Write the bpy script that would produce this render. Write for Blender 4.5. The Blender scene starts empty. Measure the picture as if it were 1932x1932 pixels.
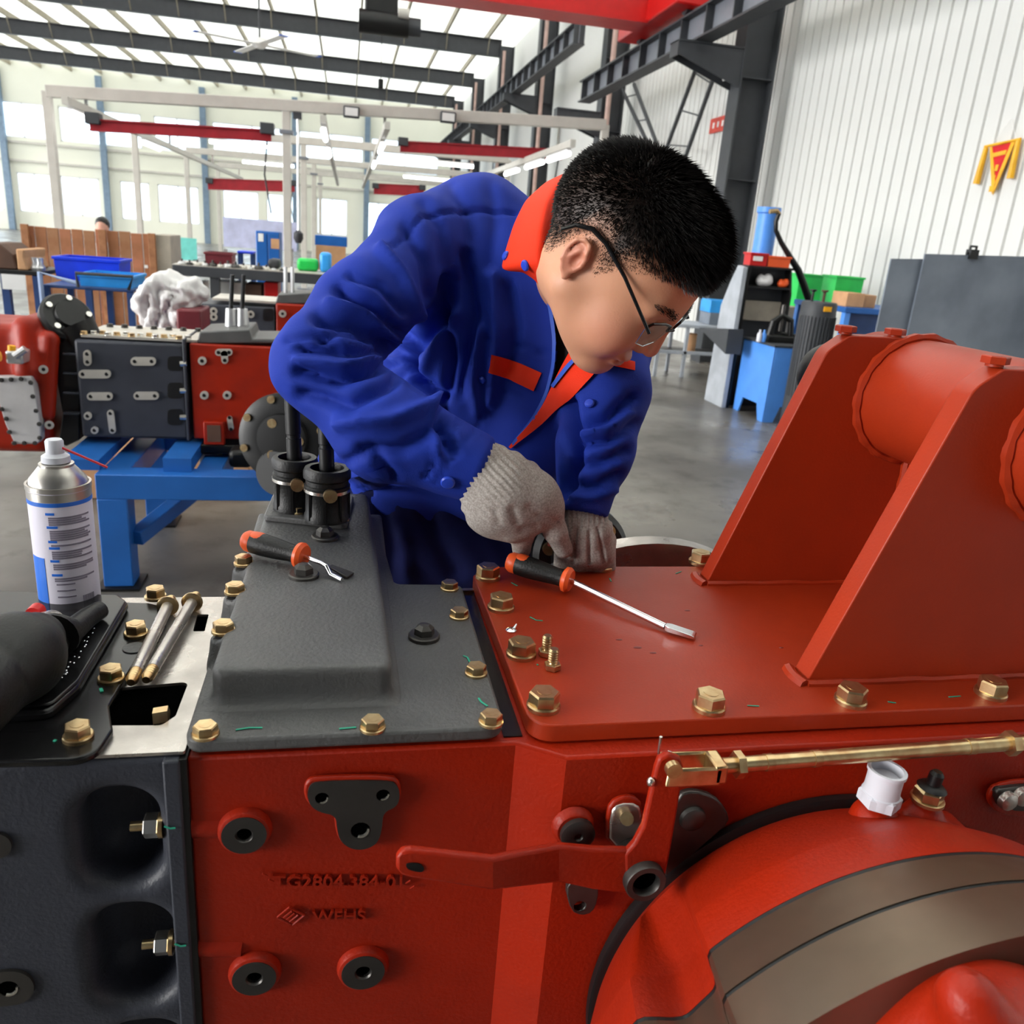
import bpy, bmesh, math, random
import numpy as np
from mathutils import Vector, Matrix, geometry

scene = bpy.context.scene
COL = scene.collection
random.seed(7)
RNG = np.random.default_rng(7)
PI = math.pi

# ------------------------------------------------------------------ camera
# solved from the photograph: vertical vanishing point and the machine's depth vanishing point
FPX, CPX = 1546.0, 966.0
_D = np.array([600 - 966, 5600 - 966, FPX]); _D /= np.linalg.norm(_D)
_Y = np.array([655 - 966, 426 - 966, FPX]); _Y -= _D * _Y.dot(_D); _Y /= np.linalg.norm(_Y)
MW = np.array([np.cross(_Y, -_D), _Y, -_D])          # world = MW @ camera(x right, y down, z forward)
EYE = np.array([0.0, 0.0, 1.45])
cam_data = bpy.data.cameras.new('camera')
cam_data.sensor_width = 36.0
cam_data.lens = FPX / 1932.0 * 36.0
cam_data.clip_start = 0.02
cam_data.clip_end = 200.0
cam_data.dof.use_dof = True
cam_data.dof.focus_distance = 0.95
cam_data.dof.aperture_fstop = 11.0
cam = bpy.data.objects.new('camera', cam_data)
COL.objects.link(cam)
_r, _d, _f = MW[:, 0], MW[:, 1], MW[:, 2]
cam.matrix_world = Matrix(((_r[0], -_d[0], -_f[0], EYE[0]), (_r[1], -_d[1], -_f[1], EYE[1]),
                           (_r[2], -_d[2], -_f[2], EYE[2]), (0, 0, 0, 1)))
scene.camera = cam

# ------------------------------------------------------------------ sky, light, exposure
world = bpy.data.worlds.new('overcast_sky')
scene.world = world
world.use_nodes = True
bg = world.node_tree.nodes['Background']
bg.inputs[0].default_value = (0.92, 0.965, 1.03, 1)
bg.inputs[1].default_value = 3.0
sun_data = bpy.data.lights.new('hazy_sun', 'SUN')
sun_data.energy = 3.0
sun_data.angle = math.radians(28)
sun_data.color = (1.0, 0.97, 0.92)
sun = bpy.data.objects.new('hazy_sun', sun_data)
COL.objects.link(sun)
sun.rotation_euler = Vector((0.93, 0.24, -0.25)).to_track_quat('-Z', 'Y').to_euler()
vs = scene.view_settings
vs.view_transform = 'Standard'
vs.look = 'None'
vs.gamma = 1.0
vs.use_curve_mapping = False
vs.exposure = 0.62

# ------------------------------------------------------------------ helpers
def V(*a): return np.array(a if len(a) > 1 else a[0], float)
def ray(px, py): return MW @ np.array([(px - CPX) / FPX, (py - CPX) / FPX, 1.0])
def at(px, py, d): return EYE + ray(px, py) * d
def onx(px, py, x): r = ray(px, py); return EYE + r * (x / r[0])
def ony(px, py, y): r = ray(px, py); return EYE + r * (y / r[1])
def onz(px, py, z): r = ray(px, py); return EYE + r * ((z - EYE[2]) / r[2])
def projv(P):
    c = (np.asarray(P) - EYE) @ MW
    return c[:, 0] / c[:, 2] * FPX + CPX, c[:, 1] / c[:, 2] * FPX + CPX, c[:, 2]
def unit(v): v = np.asarray(v, float); return v / max(np.linalg.norm(v), 1e-12)
def frame(axis, ref=(0, 0, 1)):
    z = unit(axis); ref = V(ref)
    if abs(z.dot(unit(ref))) > 0.98: ref = V(1, 0, 0)
    x = unit(np.cross(ref, z)); y = np.cross(z, x)
    return x, y, z

class MB:
    def __init__(s): s.v = []; s.f = []
    def add(s, vs, fs):
        b = len(s.v); s.v += [tuple(float(c) for c in p) for p in vs]
        s.f += [tuple(i + b for i in f) for f in fs]; return s
    def box(s, c, size, R=None):
        c = V(c); h = V(size) / 2
        R = np.eye(3) if R is None else np.array(R)
        p = [c + R @ (h * V(i, j, k)) for k in (-1, 1) for j in (-1, 1) for i in (-1, 1)]
        return s.add(p, [(0, 2, 3, 1), (4, 5, 7, 6), (0, 1, 5, 4), (2, 6, 7, 3), (0, 4, 6, 2), (1, 3, 7, 5)])
    def bb(s, lo, hi): lo, hi = V(lo), V(hi); return s.box((lo + hi) / 2, np.abs(hi - lo))
    def beam(s, a, b, w, h, up=(0, 0, 1)):
        a, b = V(a), V(b); z = unit(b - a); x = unit(np.cross(V(up), z)) if abs(z.dot(V(up))) < .98 else V(1, 0, 0)
        y = np.cross(z, x)
        return s.box((a + b) / 2, (w, h, np.linalg.norm(b - a)), np.c_[x, y, z])
    def prism(s, poly, a, b, o=(0, 0, 0), ax=(1, 0, 0), ay=(0, 1, 0), az=(0, 0, 1), holes=()):
        o, ax, ay, az = V(o), V(ax), V(ay), V(az)
        loops = [list(poly)] + [list(h) for h in holes]
        flat = [p for l in loops for p in l]
        n = len(flat); vs_ = []
        for h in (a, b): vs_ += [o + ax * p[0] + ay * p[1] + az * h for p in flat]
        fs = []
        if holes:
            tr = geometry.tessellate_polygon([[Vector((p[0], p[1], 0)) for p in l] for l in loops])
            for t in tr: fs += [tuple(t), tuple(i + n for i in reversed(t))]
        else:
            fs += [tuple(reversed(range(n))), tuple(range(n, 2 * n))]
        st = 0
        for l in loops:
            m = len(l)
            for i in range(m):
                j = (i + 1) % m; fs.append((st + i, st + j, st + j + n, st + i + n))
            st += m
        return s.add(vs_, fs)
    def cyl(s, p0, p1, r0, r1=None, n=20, cap=True):
        r1 = r0 if r1 is None else r1
        return s.lathe([(r0, 0), (r1, np.linalg.norm(V(p1) - V(p0)))], p0, V(p1) - V(p0), n, cap)
    def lathe(s, prof, o, axis, n=32, cap=True, a0=0.0):
        x, y, z = frame(axis); o = V(o); vs_ = []; fs = []
        for r, h in prof:
            vs_ += [o + z * h + (x * math.cos(a0 + 2 * PI * i / n) + y * math.sin(a0 + 2 * PI * i / n)) * max(r, 1e-5) for i in range(n)]
        m = len(prof)
        for k in range(m - 1):
            for i in range(n):
                j = (i + 1) % n; fs.append((k * n + i, k * n + j, k * n + j + n, k * n + i + n))
        if cap:
            fs.append(tuple(reversed(range(n)))); fs.append(tuple(range((m - 1) * n, m * n)))
        return s.add(vs_, fs)
    def ring(s, prof, o, axis, n=32):      # closed profile (list goes round), revolved
        x, y, z = frame(axis); o = V(o); vs_ = []; fs = []; m = len(prof)
        for i in range(n):
            a = 2 * PI * i / n; d = x * math.cos(a) + y * math.sin(a)
            vs_ += [o + z * h + d * r for r, h in prof]
        for i in range(n):
            for k in range(m):
                a, b = i * m + k, i * m + (k + 1) % m
                c, d_ = ((i + 1) % n) * m + (k + 1) % m, ((i + 1) % n) * m + k
                fs.append((a, b, c, d_))
        return s.add(vs_, fs)
    def tube(s, path, r, n=8, up=(0, 0, 1), cap=True, flat=1.0):
        P = [V(p) for p in path]; m = len(P); vs_ = []; fs = []
        rs = [r] * m if np.isscalar(r) else list(r)
        ref = V(up); xprev = None
        for i in range(m):
            t = unit(P[min(i + 1, m - 1)] - P[max(i - 1, 0)])
            if xprev is None:
                x = np.cross(ref, t)
                if np.linalg.norm(x) < .1: x = np.cross(V(1, 0.1, 0), t)
            else: x = xprev - t * xprev.dot(t)
            x = unit(x); xprev = x; y = np.cross(t, x)
            vs_ += [P[i] + (x * math.cos(2 * PI * k / n) + y * flat * math.sin(2 * PI * k / n)) * rs[i] for k in range(n)]
        for i in range(m - 1):
            for k in range(n):
                j = (k + 1) % n; fs.append((i * n + k, i * n + j, i * n + n + j, i * n + n + k))
        if cap: fs += [tuple(reversed(range(n))), tuple(range((m - 1) * n, m * n))]
        return s.add(vs_, fs)
    def ell(s, c, rad, R=None, n=16, m=10):
        c = V(c); R = np.eye(3) if R is None else np.array(R); rad = V(rad); vs_ = []; fs = []
        for j in range(m + 1):
            t = PI * j / m
            for i in range(n):
                a = 2 * PI * i / n
                vs_.append(c + R @ (rad * V(math.sin(t) * math.cos(a), math.sin(t) * math.sin(a), math.cos(t))))
        for j in range(m):
            for i in range(n):
                k = (i + 1) % n; fs.append((j * n + i, j * n + n + i, j * n + n + k, j * n + k))
        return s.add(vs_, fs)
    def loft(s, rings, cap=True, closed=True):
        m = len(rings); n = len(rings[0]); vs_ = [p for r in rings for p in r]; fs = []
        for i in range(m - 1):
            for k in range(n if closed else n - 1):
                j = (k + 1) % n; fs.append((i * n + k, i * n + j, i * n + n + j, i * n + n + k))
        if cap: fs += [tuple(reversed(range(n))), tuple(range((m - 1) * n, m * n))]
        return s.add(vs_, fs)

def wloc(o):
    p = np.zeros(3)
    while o is not None: p += V(*o.location); o = o.parent
    return p
def tag(o, label=None, cat=None, group=None, kind=None):
    if label: o['label'] = label
    if cat: o['category'] = cat
    if group: o['group'] = group
    if kind: o['kind'] = kind
    return o
def thing(name, loc, label, cat, group=None, kind=None):
    o = bpy.data.objects.new(name, None); o.empty_display_size = 0.05
    o.location = tuple(V(loc)); COL.objects.link(o)
    return tag(o, label, cat, group, kind)
def finish(me, smooth):
    bm = bmesh.new(); bm.from_mesh(me)
    bmesh.ops.remove_doubles(bm, verts=bm.verts, dist=2e-6)
    bmesh.ops.recalc_face_normals(bm, faces=bm.faces)
    bm.to_mesh(me); bm.free()
    if smooth:
        me.polygons.foreach_set('use_smooth', [True] * len(me.polygons))
        if smooth < 179: me.set_sharp_from_angle(angle=math.radians(smooth))
def obj(name, mb, mat, parent=None, bevel=0.0, seg=2, smooth=35, label=None, cat=None, group=None, kind=None, clean=True):
    vs_ = np.array(mb.v, float)
    c = (vs_.min(0) + vs_.max(0)) / 2
    if parent is None: c[2] = vs_[:, 2].min()
    me = bpy.data.meshes.new(name)
    me.from_pydata((vs_ - c).tolist(), [], mb.f)
    if clean: finish(me, smooth)
    elif smooth: me.polygons.foreach_set('use_smooth', [True] * len(me.polygons))
    me.materials.append(mat)
    o = bpy.data.objects.new(name, me); COL.objects.link(o)
    o.location = tuple(c - wloc(parent))
    if parent is not None: o.parent = parent
    if bevel:
        m = o.modifiers.new('bevel', 'BEVEL'); m.width = bevel; m.segments = seg
        m.limit_method = 'ANGLE'; m.angle_limit = math.radians(40); m.harden_normals = False
    return tag(o, label, cat, group, kind)
def inst(src, loc, parent=None, rot=None, scale=None, name=None):
    """copy of a mesh object (shared mesh data) put at a world location"""
    o = src.copy(); COL.objects.link(o); o.parent = parent
    if name: o.name = name
    o.location = tuple(V(loc) - wloc(parent))
    if rot is not None: o.rotation_euler = rot
    if scale is not None: o.scale = scale if not np.isscalar(scale) else (scale,) * 3
    return o
def copy_tree(root, loc, rotz=None, label=None):
    r = root.copy(); COL.objects.link(r); r.location = tuple(V(loc))
    if rotz is not None: r.rotation_euler = (0, 0, rotz)
    if label: r['label'] = label
    for ch in list(root.children):
        c = ch.copy(); COL.objects.link(c); c.parent = r
        for g in ch.children:
            d = g.copy(); COL.objects.link(d); d.parent = c
    return r

# 2-D outlines
def rrect(x0, y0, x1, y1, r, n=5):
    p = []
    for cx, cy, a in ((x1 - r, y1 - r, 0), (x0 + r, y1 - r, 90), (x0 + r, y0 + r, 180), (x1 - r, y0 + r, 270)):
        p += [(cx + r * math.cos(math.radians(a + 90 * i / n)), cy + r * math.sin(math.radians(a + 90 * i / n))) for i in range(n + 1)]
    return p
def circ(cx, cy, r, n=20, a0=0): return [(cx + r * math.cos(a0 + 2 * PI * i / n), cy + r * math.sin(a0 + 2 * PI * i / n)) for i in range(n)]
def rpoly(pts, rads, n=5):
    out = []; m = len(pts); rads = [rads] * m if np.isscalar(rads) else rads
    for i in range(m):
        p, a, b = V(pts[i]), V(pts[i - 1]), V(pts[(i + 1) % m])
        u, w = unit(a - p), unit(b - p); ang = math.acos(max(-1, min(1, u.dot(w))))
        r = rads[i]
        if r <= 0 or ang > 3.1: out.append(tuple(p)); continue
        L = min(r / math.tan(ang / 2), np.linalg.norm(a - p) * .49, np.linalg.norm(b - p) * .49)
        r = L * math.tan(ang / 2)
        c = p + unit(u + w) * (r / math.sin(ang / 2))
        s0, s1 = p + u * L - c, p + w * L - c
        t0, t1 = math.atan2(s0[1], s0[0]), math.atan2(s1[1], s1[0])
        dt = (t1 - t0 + PI) % (2 * PI) - PI
        out += [(c[0] + r * math.cos(t0 + dt * k / n), c[1] + r * math.sin(t0 + dt * k / n)) for k in range(n + 1)]
    return out

# ------------------------------------------------------------------ signed-distance sculpting (surface nets)
def s_cone(P, a, b, r1, r2):
    a, b = V(a), V(b); ba = b - a; l2 = ba.dot(ba) + 1e-12
    t = np.clip(((P - a) @ ba) / l2, 0, 1)
    return np.linalg.norm(P - a - t[..., None] * ba, axis=-1) - (r1 + (r2 - r1) * t)
def s_ell(P, c, rad, R=None):
    q = P - V(c)
    if R is not None: q = q @ np.array(R)
    q = q / V(rad); k0 = np.linalg.norm(q, axis=-1); k1 = np.linalg.norm(q / V(rad), axis=-1) + 1e-9
    return k0 * (k0 - 1.0) / k1
def s_box(P, c, half, r=0.0, R=None):
    q = P - V(c)
    if R is not None: q = q @ np.array(R)
    q = np.abs(q) - (V(half) - r)
    return np.linalg.norm(np.maximum(q, 0), axis=-1) + np.minimum(q.max(-1), 0) - r
def smin(a, b, k):
    h = np.clip(.5 + .5 * (b - a) / k, 0, 1); return b + (a - b) * h - k * h * (1 - h)
def smax(a, b, k): return -smin(-a, -b, k)
def nets(fn, lo, hi, h):
    """fn(P)->distance; returns verts, quads of the zero level"""
    lo, hi = V(lo), V(hi); n = np.ceil((hi - lo) / h).astype(int) + 1
    ax = [lo[i] + h * np.arange(n[i]) for i in range(3)]
    D = np.empty(n, np.float32)
    step = max(1, int(400000 / (n[1] * n[2])))
    YY, ZZ = np.meshgrid(ax[1], ax[2], indexing='ij')
    for i in range(0, n[0], step):
        xs = ax[0][i:i + step]
        P = np.empty((len(xs),) + YY.shape + (3,)); P[..., 0] = xs[:, None, None]; P[..., 1] = YY; P[..., 2] = ZZ
        D[i:i + step] = fn(P)
    S = D < 0
    m = n - 1
    cnt = np.zeros(m, np.int8)
    for i in (0, 1):
        for j in (0, 1):
            for k in (0, 1): cnt += S[i:i + m[0], j:j + m[1], k:k + m[2]]
    act = (cnt > 0) & (cnt < 8)
    idx = np.full(m, -1, np.int64); cells = np.argwhere(act); idx[act] = np.arange(len(cells))
    acc = np.zeros((len(cells), 3)); num = np.zeros(len(cells))
    ci, cj, ck = cells.T
    corners = [(i, j, k) for i in (0, 1) for j in (0, 1) for k in (0, 1)]
    for a in corners:
        for axn in range(3):
            if a[axn]: continue
            b = list(a); b[axn] = 1
            da = D[ci + a[0], cj + a[1], ck + a[2]]; db = D[ci + b[0], cj + b[1], ck + b[2]]
            x = (da < 0) != (db < 0)
            t = np.where(x, da / np.where(x, da - db, 1), 0)
            p = np.tile(V(a), (len(cells), 1)); p[:, axn] = t
            acc[x] += p[x]; num[x] += 1
    verts = lo + h * (cells + acc / num[:, None])
    faces = []
    for axn in range(3):
        sl0 = [slice(None)] * 3; sl1 = [slice(None)] * 3
        sl0[axn] = slice(0, -1); sl1[axn] = slice(1, None)
        ch = S[tuple(sl0)] != S[tuple(sl1)]
        e = np.argwhere(ch)
        o1, o2 = (axn + 1) % 3, (axn + 2) % 3
        ok = (e[:, o1] > 0) & (e[:, o2] > 0) & (e[:, o1] < n[o1] - 1) & (e[:, o2] < n[o2] - 1)
        e = e[ok]
        def g(d1, d2):
            q = e.copy(); q[:, o1] -= d1; q[:, o2] -= d2; return idx[q[:, 0], q[:, 1], q[:, 2]]
        q = np.c_[g(1, 1), g(0, 1), g(0, 0), g(1, 0)]
        fl = ~S[e[:, 0], e[:, 1], e[:, 2]]
        q[fl] = q[fl][:, ::-1]
        faces.append(q)
    return verts, np.concatenate(faces)
def relax(v, f, it=2, lam=.5):
    e = np.concatenate([f[:, [0, 1]], f[:, [1, 2]], f[:, [2, 3]], f[:, [3, 0]]])
    e = np.concatenate([e, e[:, ::-1]]); cnt = np.bincount(e[:, 0], minlength=len(v))[:, None]
    for _ in range(it):
        s = np.stack([np.bincount(e[:, 0], v[e[:, 1], k], minlength=len(v)) for k in range(3)], 1)
        v = v + lam * (s / np.maximum(cnt, 1) - v)
    return v
def vnormals(v, f):
    n = np.cross(v[f[:, 2]] - v[f[:, 0]], v[f[:, 3]] - v[f[:, 1]])
    N = np.zeros_like(v)
    for k in range(4): np.add.at(N, f[:, k], n)
    return N / (np.linalg.norm(N, axis=1, keepdims=True) + 1e-12)
def sobj(name, v, f, mat, parent=None, **kw):
    mb = MB(); mb.v = [tuple(p) for p in v]; mb.f = [tuple(int(i) for i in q) for q in f]
    return obj(name, mb, mat, parent, clean=False, smooth=179, **kw)

# ------------------------------------------------------------------ materials
def lin(c): 
    c = V(c) / 255.0
    return tuple(np.where(c <= .04045, c / 12.92, ((c + .055) / 1.055) ** 2.4)) + (1.0,)
def mat(name, rgb, rough=.5, metal=0.0, var=.12, vscale=6.0, bump=0.0, bscale=200.0, rgb2=None, spec=.5, coat=0.0, rvar=0.0, detail=4.0, trans=0.0, ior=1.45):
    m = bpy.data.materials.new(name); m.use_nodes = True
    nt = m.node_tree; b = nt.nodes['Principled BSDF']
    c = lin(rgb); b.inputs['Roughness'].default_value = rough; b.inputs['Metallic'].default_value = metal
    b.inputs['Specular IOR Level'].default_value = spec
    b.inputs['Coat Weight'].default_value = coat
    b.inputs['Transmission Weight'].default_value = trans; b.inputs['IOR'].default_value = ior
    tc = nt.nodes.new('ShaderNodeTexCoord')
    nz = nt.nodes.new('ShaderNodeTexNoise'); nz.inputs['Scale'].default_value = vscale; nz.inputs['Detail'].default_value = detail
    nt.links.new(tc.outputs['Object'], nz.inputs['Vector'])
    mx = nt.nodes.new('ShaderNodeMix'); mx.data_type = 'RGBA'
    c2 = lin(rgb2) if rgb2 is not None else tuple(x * (1 - var) for x in c[:3]) + (1,)
    c1 = c if rgb2 is not None else tuple(min(1, x * (1 + var)) for x in c[:3]) + (1,)
    mx.inputs[6].default_value = c1; mx.inputs[7].default_value = c2
    rp = nt.nodes.new('ShaderNodeMapRange'); rp.inputs[1].default_value = .35; rp.inputs[2].default_value = .65
    nt.links.new(nz.outputs['Fac'], rp.inputs[0]); nt.links.new(rp.outputs[0], mx.inputs[0])
    nt.links.new(mx.outputs[2], b.inputs['Base Color'])
    if rvar:
        rr = nt.nodes.new('ShaderNodeMapRange'); rr.inputs[1].default_value = .3; rr.inputs[2].default_value = .7
        rr.inputs[3].default_value = max(0, rough - rvar); rr.inputs[4].default_value = min(1, rough + rvar)
        nt.links.new(nz.outputs['Fac'], rr.inputs[0]); nt.links.new(rr.outputs[0], b.inputs['Roughness'])
    if bump:
        n2 = nt.nodes.new('ShaderNodeTexNoise'); n2.inputs['Scale'].default_value = bscale; n2.inputs['Detail'].default_value = 3
        nt.links.new(tc.outputs['Object'], n2.inputs['Vector'])
        bp = nt.nodes.new('ShaderNodeBump'); bp.inputs['Strength'].default_value = min(1, bump); bp.inputs['Distance'].default_value = 0.0015 * max(1, bump)
        nt.links.new(n2.outputs['Fac'], bp.inputs['Height']); nt.links.new(bp.outputs[0], b.inputs['Normal'])
    return m
def emit(name, rgb, s):
    m = bpy.data.materials.new(name); m.use_nodes = True; b = m.node_tree.nodes['Principled BSDF']
    b.inputs['Base Color'].default_value = lin(rgb); b.inputs['Emission Color'].default_value = lin(rgb); b.inputs['Emission Strength'].default_value = s
    return m
def translucent(name, rgb, mixf=.6):
    m = bpy.data.materials.new(name); m.use_nodes = True; nt = m.node_tree
    for n in list(nt.nodes): nt.nodes.remove(n)
    o = nt.nodes.new('ShaderNodeOutputMaterial'); t = nt.nodes.new('ShaderNodeBsdfTranslucent'); d = nt.nodes.new('ShaderNodeBsdfDiffuse')
    mx = nt.nodes.new('ShaderNodeMixShader'); mx.inputs[0].default_value = mixf
    tc = nt.nodes.new('ShaderNodeTexCoord'); nz = nt.nodes.new('ShaderNodeTexNoise'); nz.inputs['Scale'].default_value = .35
    nt.links.new(tc.outputs['Object'], nz.inputs['Vector'])
    cm = nt.nodes.new('ShaderNodeMix'); cm.data_type = 'RGBA'; c = lin(rgb)
    cm.inputs[6].default_value = c; cm.inputs[7].default_value = (c[0] * .92, c[1] * .91, c[2] * .84, 1)
    nt.links.new(nz.outputs['Fac'], cm.inputs[0])
    nt.links.new(cm.outputs[2], t.inputs[0]); nt.links.new(cm.outputs[2], d.inputs[0])
    nt.links.new(d.outputs[0], mx.inputs[1]); nt.links.new(t.outputs[0], mx.inputs[2]); nt.links.new(mx.outputs[0], o.inputs[0])
    return m
def glass(name, rgb=(235, 245, 250), rough=0.0, mixf=.12):
    m = bpy.data.materials.new(name); m.use_nodes = True; nt = m.node_tree
    for n in list(nt.nodes): nt.nodes.remove(n)
    o = nt.nodes.new('ShaderNodeOutputMaterial'); t = nt.nodes.new('ShaderNodeBsdfTransparent'); g = nt.nodes.new('ShaderNodeBsdfGlossy')
    g.inputs['Roughness'].default_value = .05; t.inputs[0].default_value = lin(rgb)
    mx = nt.nodes.new('ShaderNodeMixShader'); mx.inputs[0].default_value = mixf
    nt.links.new(t.outputs[0], mx.inputs[1]); nt.links.new(g.outputs[0], mx.inputs[2]); nt.links.new(mx.outputs[0], o.inputs[0])
    return m

M = {}
M['concrete'] = mat('concrete_floor', (126, 121, 114), .34, var=.25, vscale=.9, bump=.25, bscale=14, rgb2=(88, 84, 80), rvar=.16, detail=8)
nt = M['concrete'].node_tree; b_ = nt.nodes['Principled BSDF']; old = b_.inputs['Base Color'].links[0].from_socket
n3 = nt.nodes.new('ShaderNodeTexNoise'); n3.inputs['Scale'].default_value = 3.2; n3.inputs['Detail'].default_value = 12; n3.inputs['Roughness'].default_value = .7
r3 = nt.nodes.new('ShaderNodeMapRange'); r3.inputs[1].default_value = .50; r3.inputs[2].default_value = .68; r3.inputs[4].default_value = .75
mx3 = nt.nodes.new('ShaderNodeMix'); mx3.data_type = 'RGBA'; mx3.inputs[7].default_value = lin((52, 46, 40))
nt.links.new(nt.nodes['Texture Coordinate'].outputs['Object'], n3.inputs['Vector']); nt.links.new(n3.outputs['Fac'], r3.inputs[0]); nt.links.new(r3.outputs[0], mx3.inputs[0])
nt.links.new(old, mx3.inputs[6]); nt.links.new(mx3.outputs[2], b_.inputs['Base Color'])
M['wallsheet'] = mat('white_wall_sheet', (216, 216, 213), .5, var=.02, vscale=.4)
M['endwall'] = mat('cream_end_wall', (226, 226, 212), .7, var=.04, vscale=.3)
M['steel_dark'] = mat('dark_grey_steel_paint', (58, 60, 64), .55, var=.08)
M['steel_web'] = mat('blue_grey_steel_paint', (120, 124, 132), .5, var=.06)
M['purlin'] = mat('weathered_purlin', (150, 142, 122), .6)
M['roof'] = translucent('translucent_roof_sheet', (250, 250, 248), .66)
M['glasspane'] = glass('window_glass')
M['white'] = mat('white_paint', (232, 232, 230), .45, var=.03)
M['beige'] = mat('beige_paint', (196, 192, 184), .5, var=.04)
M['bluegrey'] = mat('blue_grey_column_paint', (112, 132, 152), .5)
M['cranered'] = mat('crane_red_paint', (196, 24, 22), .4, var=.06)
M['dullred'] = mat('dull_red_paint', (150, 26, 38), .45)
M['black'] = mat('black_paint', (11, 11, 12), .45)
M['void'] = mat('recess_shade_black', (3, 3, 3), 1.0, spec=0.0)  # flat black, paints in the darkness of holes and recesses
M['rubber'] = mat('black_rubber', (11, 11, 11), .5, bump=.3, bscale=400)
M['red'] = mat('oxide_red_paint', (150, 30, 4), .45, var=.1, vscale=9, bump=.35, bscale=260, spec=.35, rvar=.06)
M['redsmooth'] = mat('oxide_red_plate_paint', (152, 44, 16), .42, var=.07, vscale=7, bump=.12, bscale=320, spec=.35, rvar=.06)
M['greycover'] = mat('grey_cover_paint', (82, 82, 82), .5, var=.08, vscale=14, bump=.55, bscale=240)
M['housing'] = mat('blue_grey_housing_paint', (50, 53, 62), .5, var=.08, vscale=12, bump=.4, bscale=300)
M['machined'] = mat('bare_machined_iron', (186, 180, 174), .3, metal=.8, var=.14, vscale=22, bump=.15, bscale=300, rvar=.1)
M['iron'] = mat('dark_iron', (78, 76, 74), .42, metal=.8, var=.12, vscale=20)
M['drumsteel'] = mat('brown_machined_steel', (128, 112, 96), .36, metal=.85, var=.18, vscale=7, rvar=.08)
M['brass'] = mat('yellow_zinc_plating', (214, 192, 146), .28, metal=.95, var=.18, vscale=60, rgb2=(188, 152, 110))
M['zinc'] = mat('silver_zinc_plating', (215, 212, 205), .25, metal=.95)
M['chrome'] = mat('chrome', (225, 225, 228), .14, metal=1.0, var=.03)
M['orange'] = mat('orange_plastic', (235, 92, 40), .4, var=.05)
M['green_mark'] = mat('green_paint_mark', (40, 160, 130), .5)
M['blue_paint'] = mat('blue_paint', (28, 92, 168), .42, var=.08, bump=.1)
M['lightblue'] = mat('light_blue_paint', (84, 148, 235), .4, var=.05)
M['plastic_white'] = mat('white_plastic', (205, 207, 216), .35, var=.03)
# ================================================================== THE HALL
WX = 5.6          # right wall
EY = 48.0         # end wall
RZ = 7.75         # roof sheets
COLS_Y = [4.7, 11.0, 17.3, 23.6, 29.9, 36.2, 42.5]
obj('floor', MB().bb((-22, -14, -.1), (WX + .2, EY + .3, 0)), M['concrete'], kind='structure')

# right wall: profiled steel sheets with a narrow groove every 0.2 m
mb = MB(); prof = []
y = -14.0
while y < EY:
    prof += [(WX, y), (WX, y + .160), (WX + .035, y + .168), (WX + .035, y + .188), (WX, y + .196)]
    y += .2
n = len(prof)
mb.v = [(x, yy, 0.0) for x, yy in prof] + [(x, yy, RZ) for x, yy in prof] + [(WX + .06, -14, 0), (WX + .06, EY, 0), (WX + .06, -14, RZ), (WX + .06, EY, RZ)]
mb.f = [(i, i + 1, i + 1 + n, i + n) for i in range(n - 1)] + [(2 * n, 2 * n + 2, 2 * n + 3, 2 * n + 1)]
wall_r = obj('wall_right', mb, M['wallsheet'], kind='structure', smooth=0)

# end wall, built around its window openings
def pxw(x0, y0, x1, y1): a = ony(x0, y0, EY); b = ony(x1, y1, EY); return a[0], b[0], b[2], a[2]
wins = []
zl0, zl1 = .9, 2.75
for x0, x1 in ((-21.0, -19.0), (-18.6, -16.9), (-16.2, -14.6), (-14.2, -12.4), (-11.4, -10.0), (-9.6, -7.6), (-6.4, -4.6), (-4.2, -2.5), (-1.6, .0), (.9, 2.4), (3.2, 4.6)):
    wins.append((x0, x1, zl0, zl1))
for x0, x1 in ((-21.0, -17.4), (-16.9, -14.4), (-14.0, -10.2), (-9.6, -7.4), (-6.8, -2.9), (-2.5, .8), (1.2, 4.8)):
    wins.append((x0, x1, 4.35, 5.95))
xs = sorted({-22.0, WX} | {w[0] for w in wins} | {w[1] for w in wins}); zs = [0.0, zl0, zl1, 4.35, 5.95, RZ]
mb = MB()
for i in range(len(xs) - 1):
    for k in range(len(zs) - 1):
        cx, cz = (xs[i] + xs[i + 1]) / 2, (zs[k] + zs[k + 1]) / 2
        if any(w[0] < cx < w[1] and w[2] < cz < w[3] for w in wins): continue
        mb.bb((xs[i], EY, zs[k]), (xs[i + 1], EY + .2, zs[k + 1]))
obj('wall_end', mb, M['endwall'], kind='structure', smooth=0)
for i, w in enumerate(wins):
    t = thing('window_%d' % (i + 1), ((w[0] + w[1]) / 2, EY, w[2]), None, None, kind='structure')
    fr = MB(); x0, x1, z0, z1 = w
    for a, b in (((x0, z0), (x1, z0 + .06)), ((x0, z1 - .06), (x1, z1)), ((x0, z0), (x0 + .06, z1)), ((x1 - .06, z0), (x1, z1)), (((x0 + x1) / 2 - .03, z0), ((x0 + x1) / 2 + .03, z1))):
        fr.bb((a[0], EY + .02, a[1]), (b[0], EY + .1, b[1]))
    obj('window_frame', fr, M['white'], t, smooth=0)
    obj('pane', MB().bb((x0 + .06, EY + .05, z0 + .06), ((x0 + x1) / 2 - .03, EY + .06, z1 - .06)), M['glasspane'], t, smooth=0)
    obj('pane', MB().bb(((x0 + x1) / 2 + .03, EY + .05, z0 + .06), (x1 - .06, EY + .06, z1 - .06)), M['glasspane'], t, smooth=0)
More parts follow.
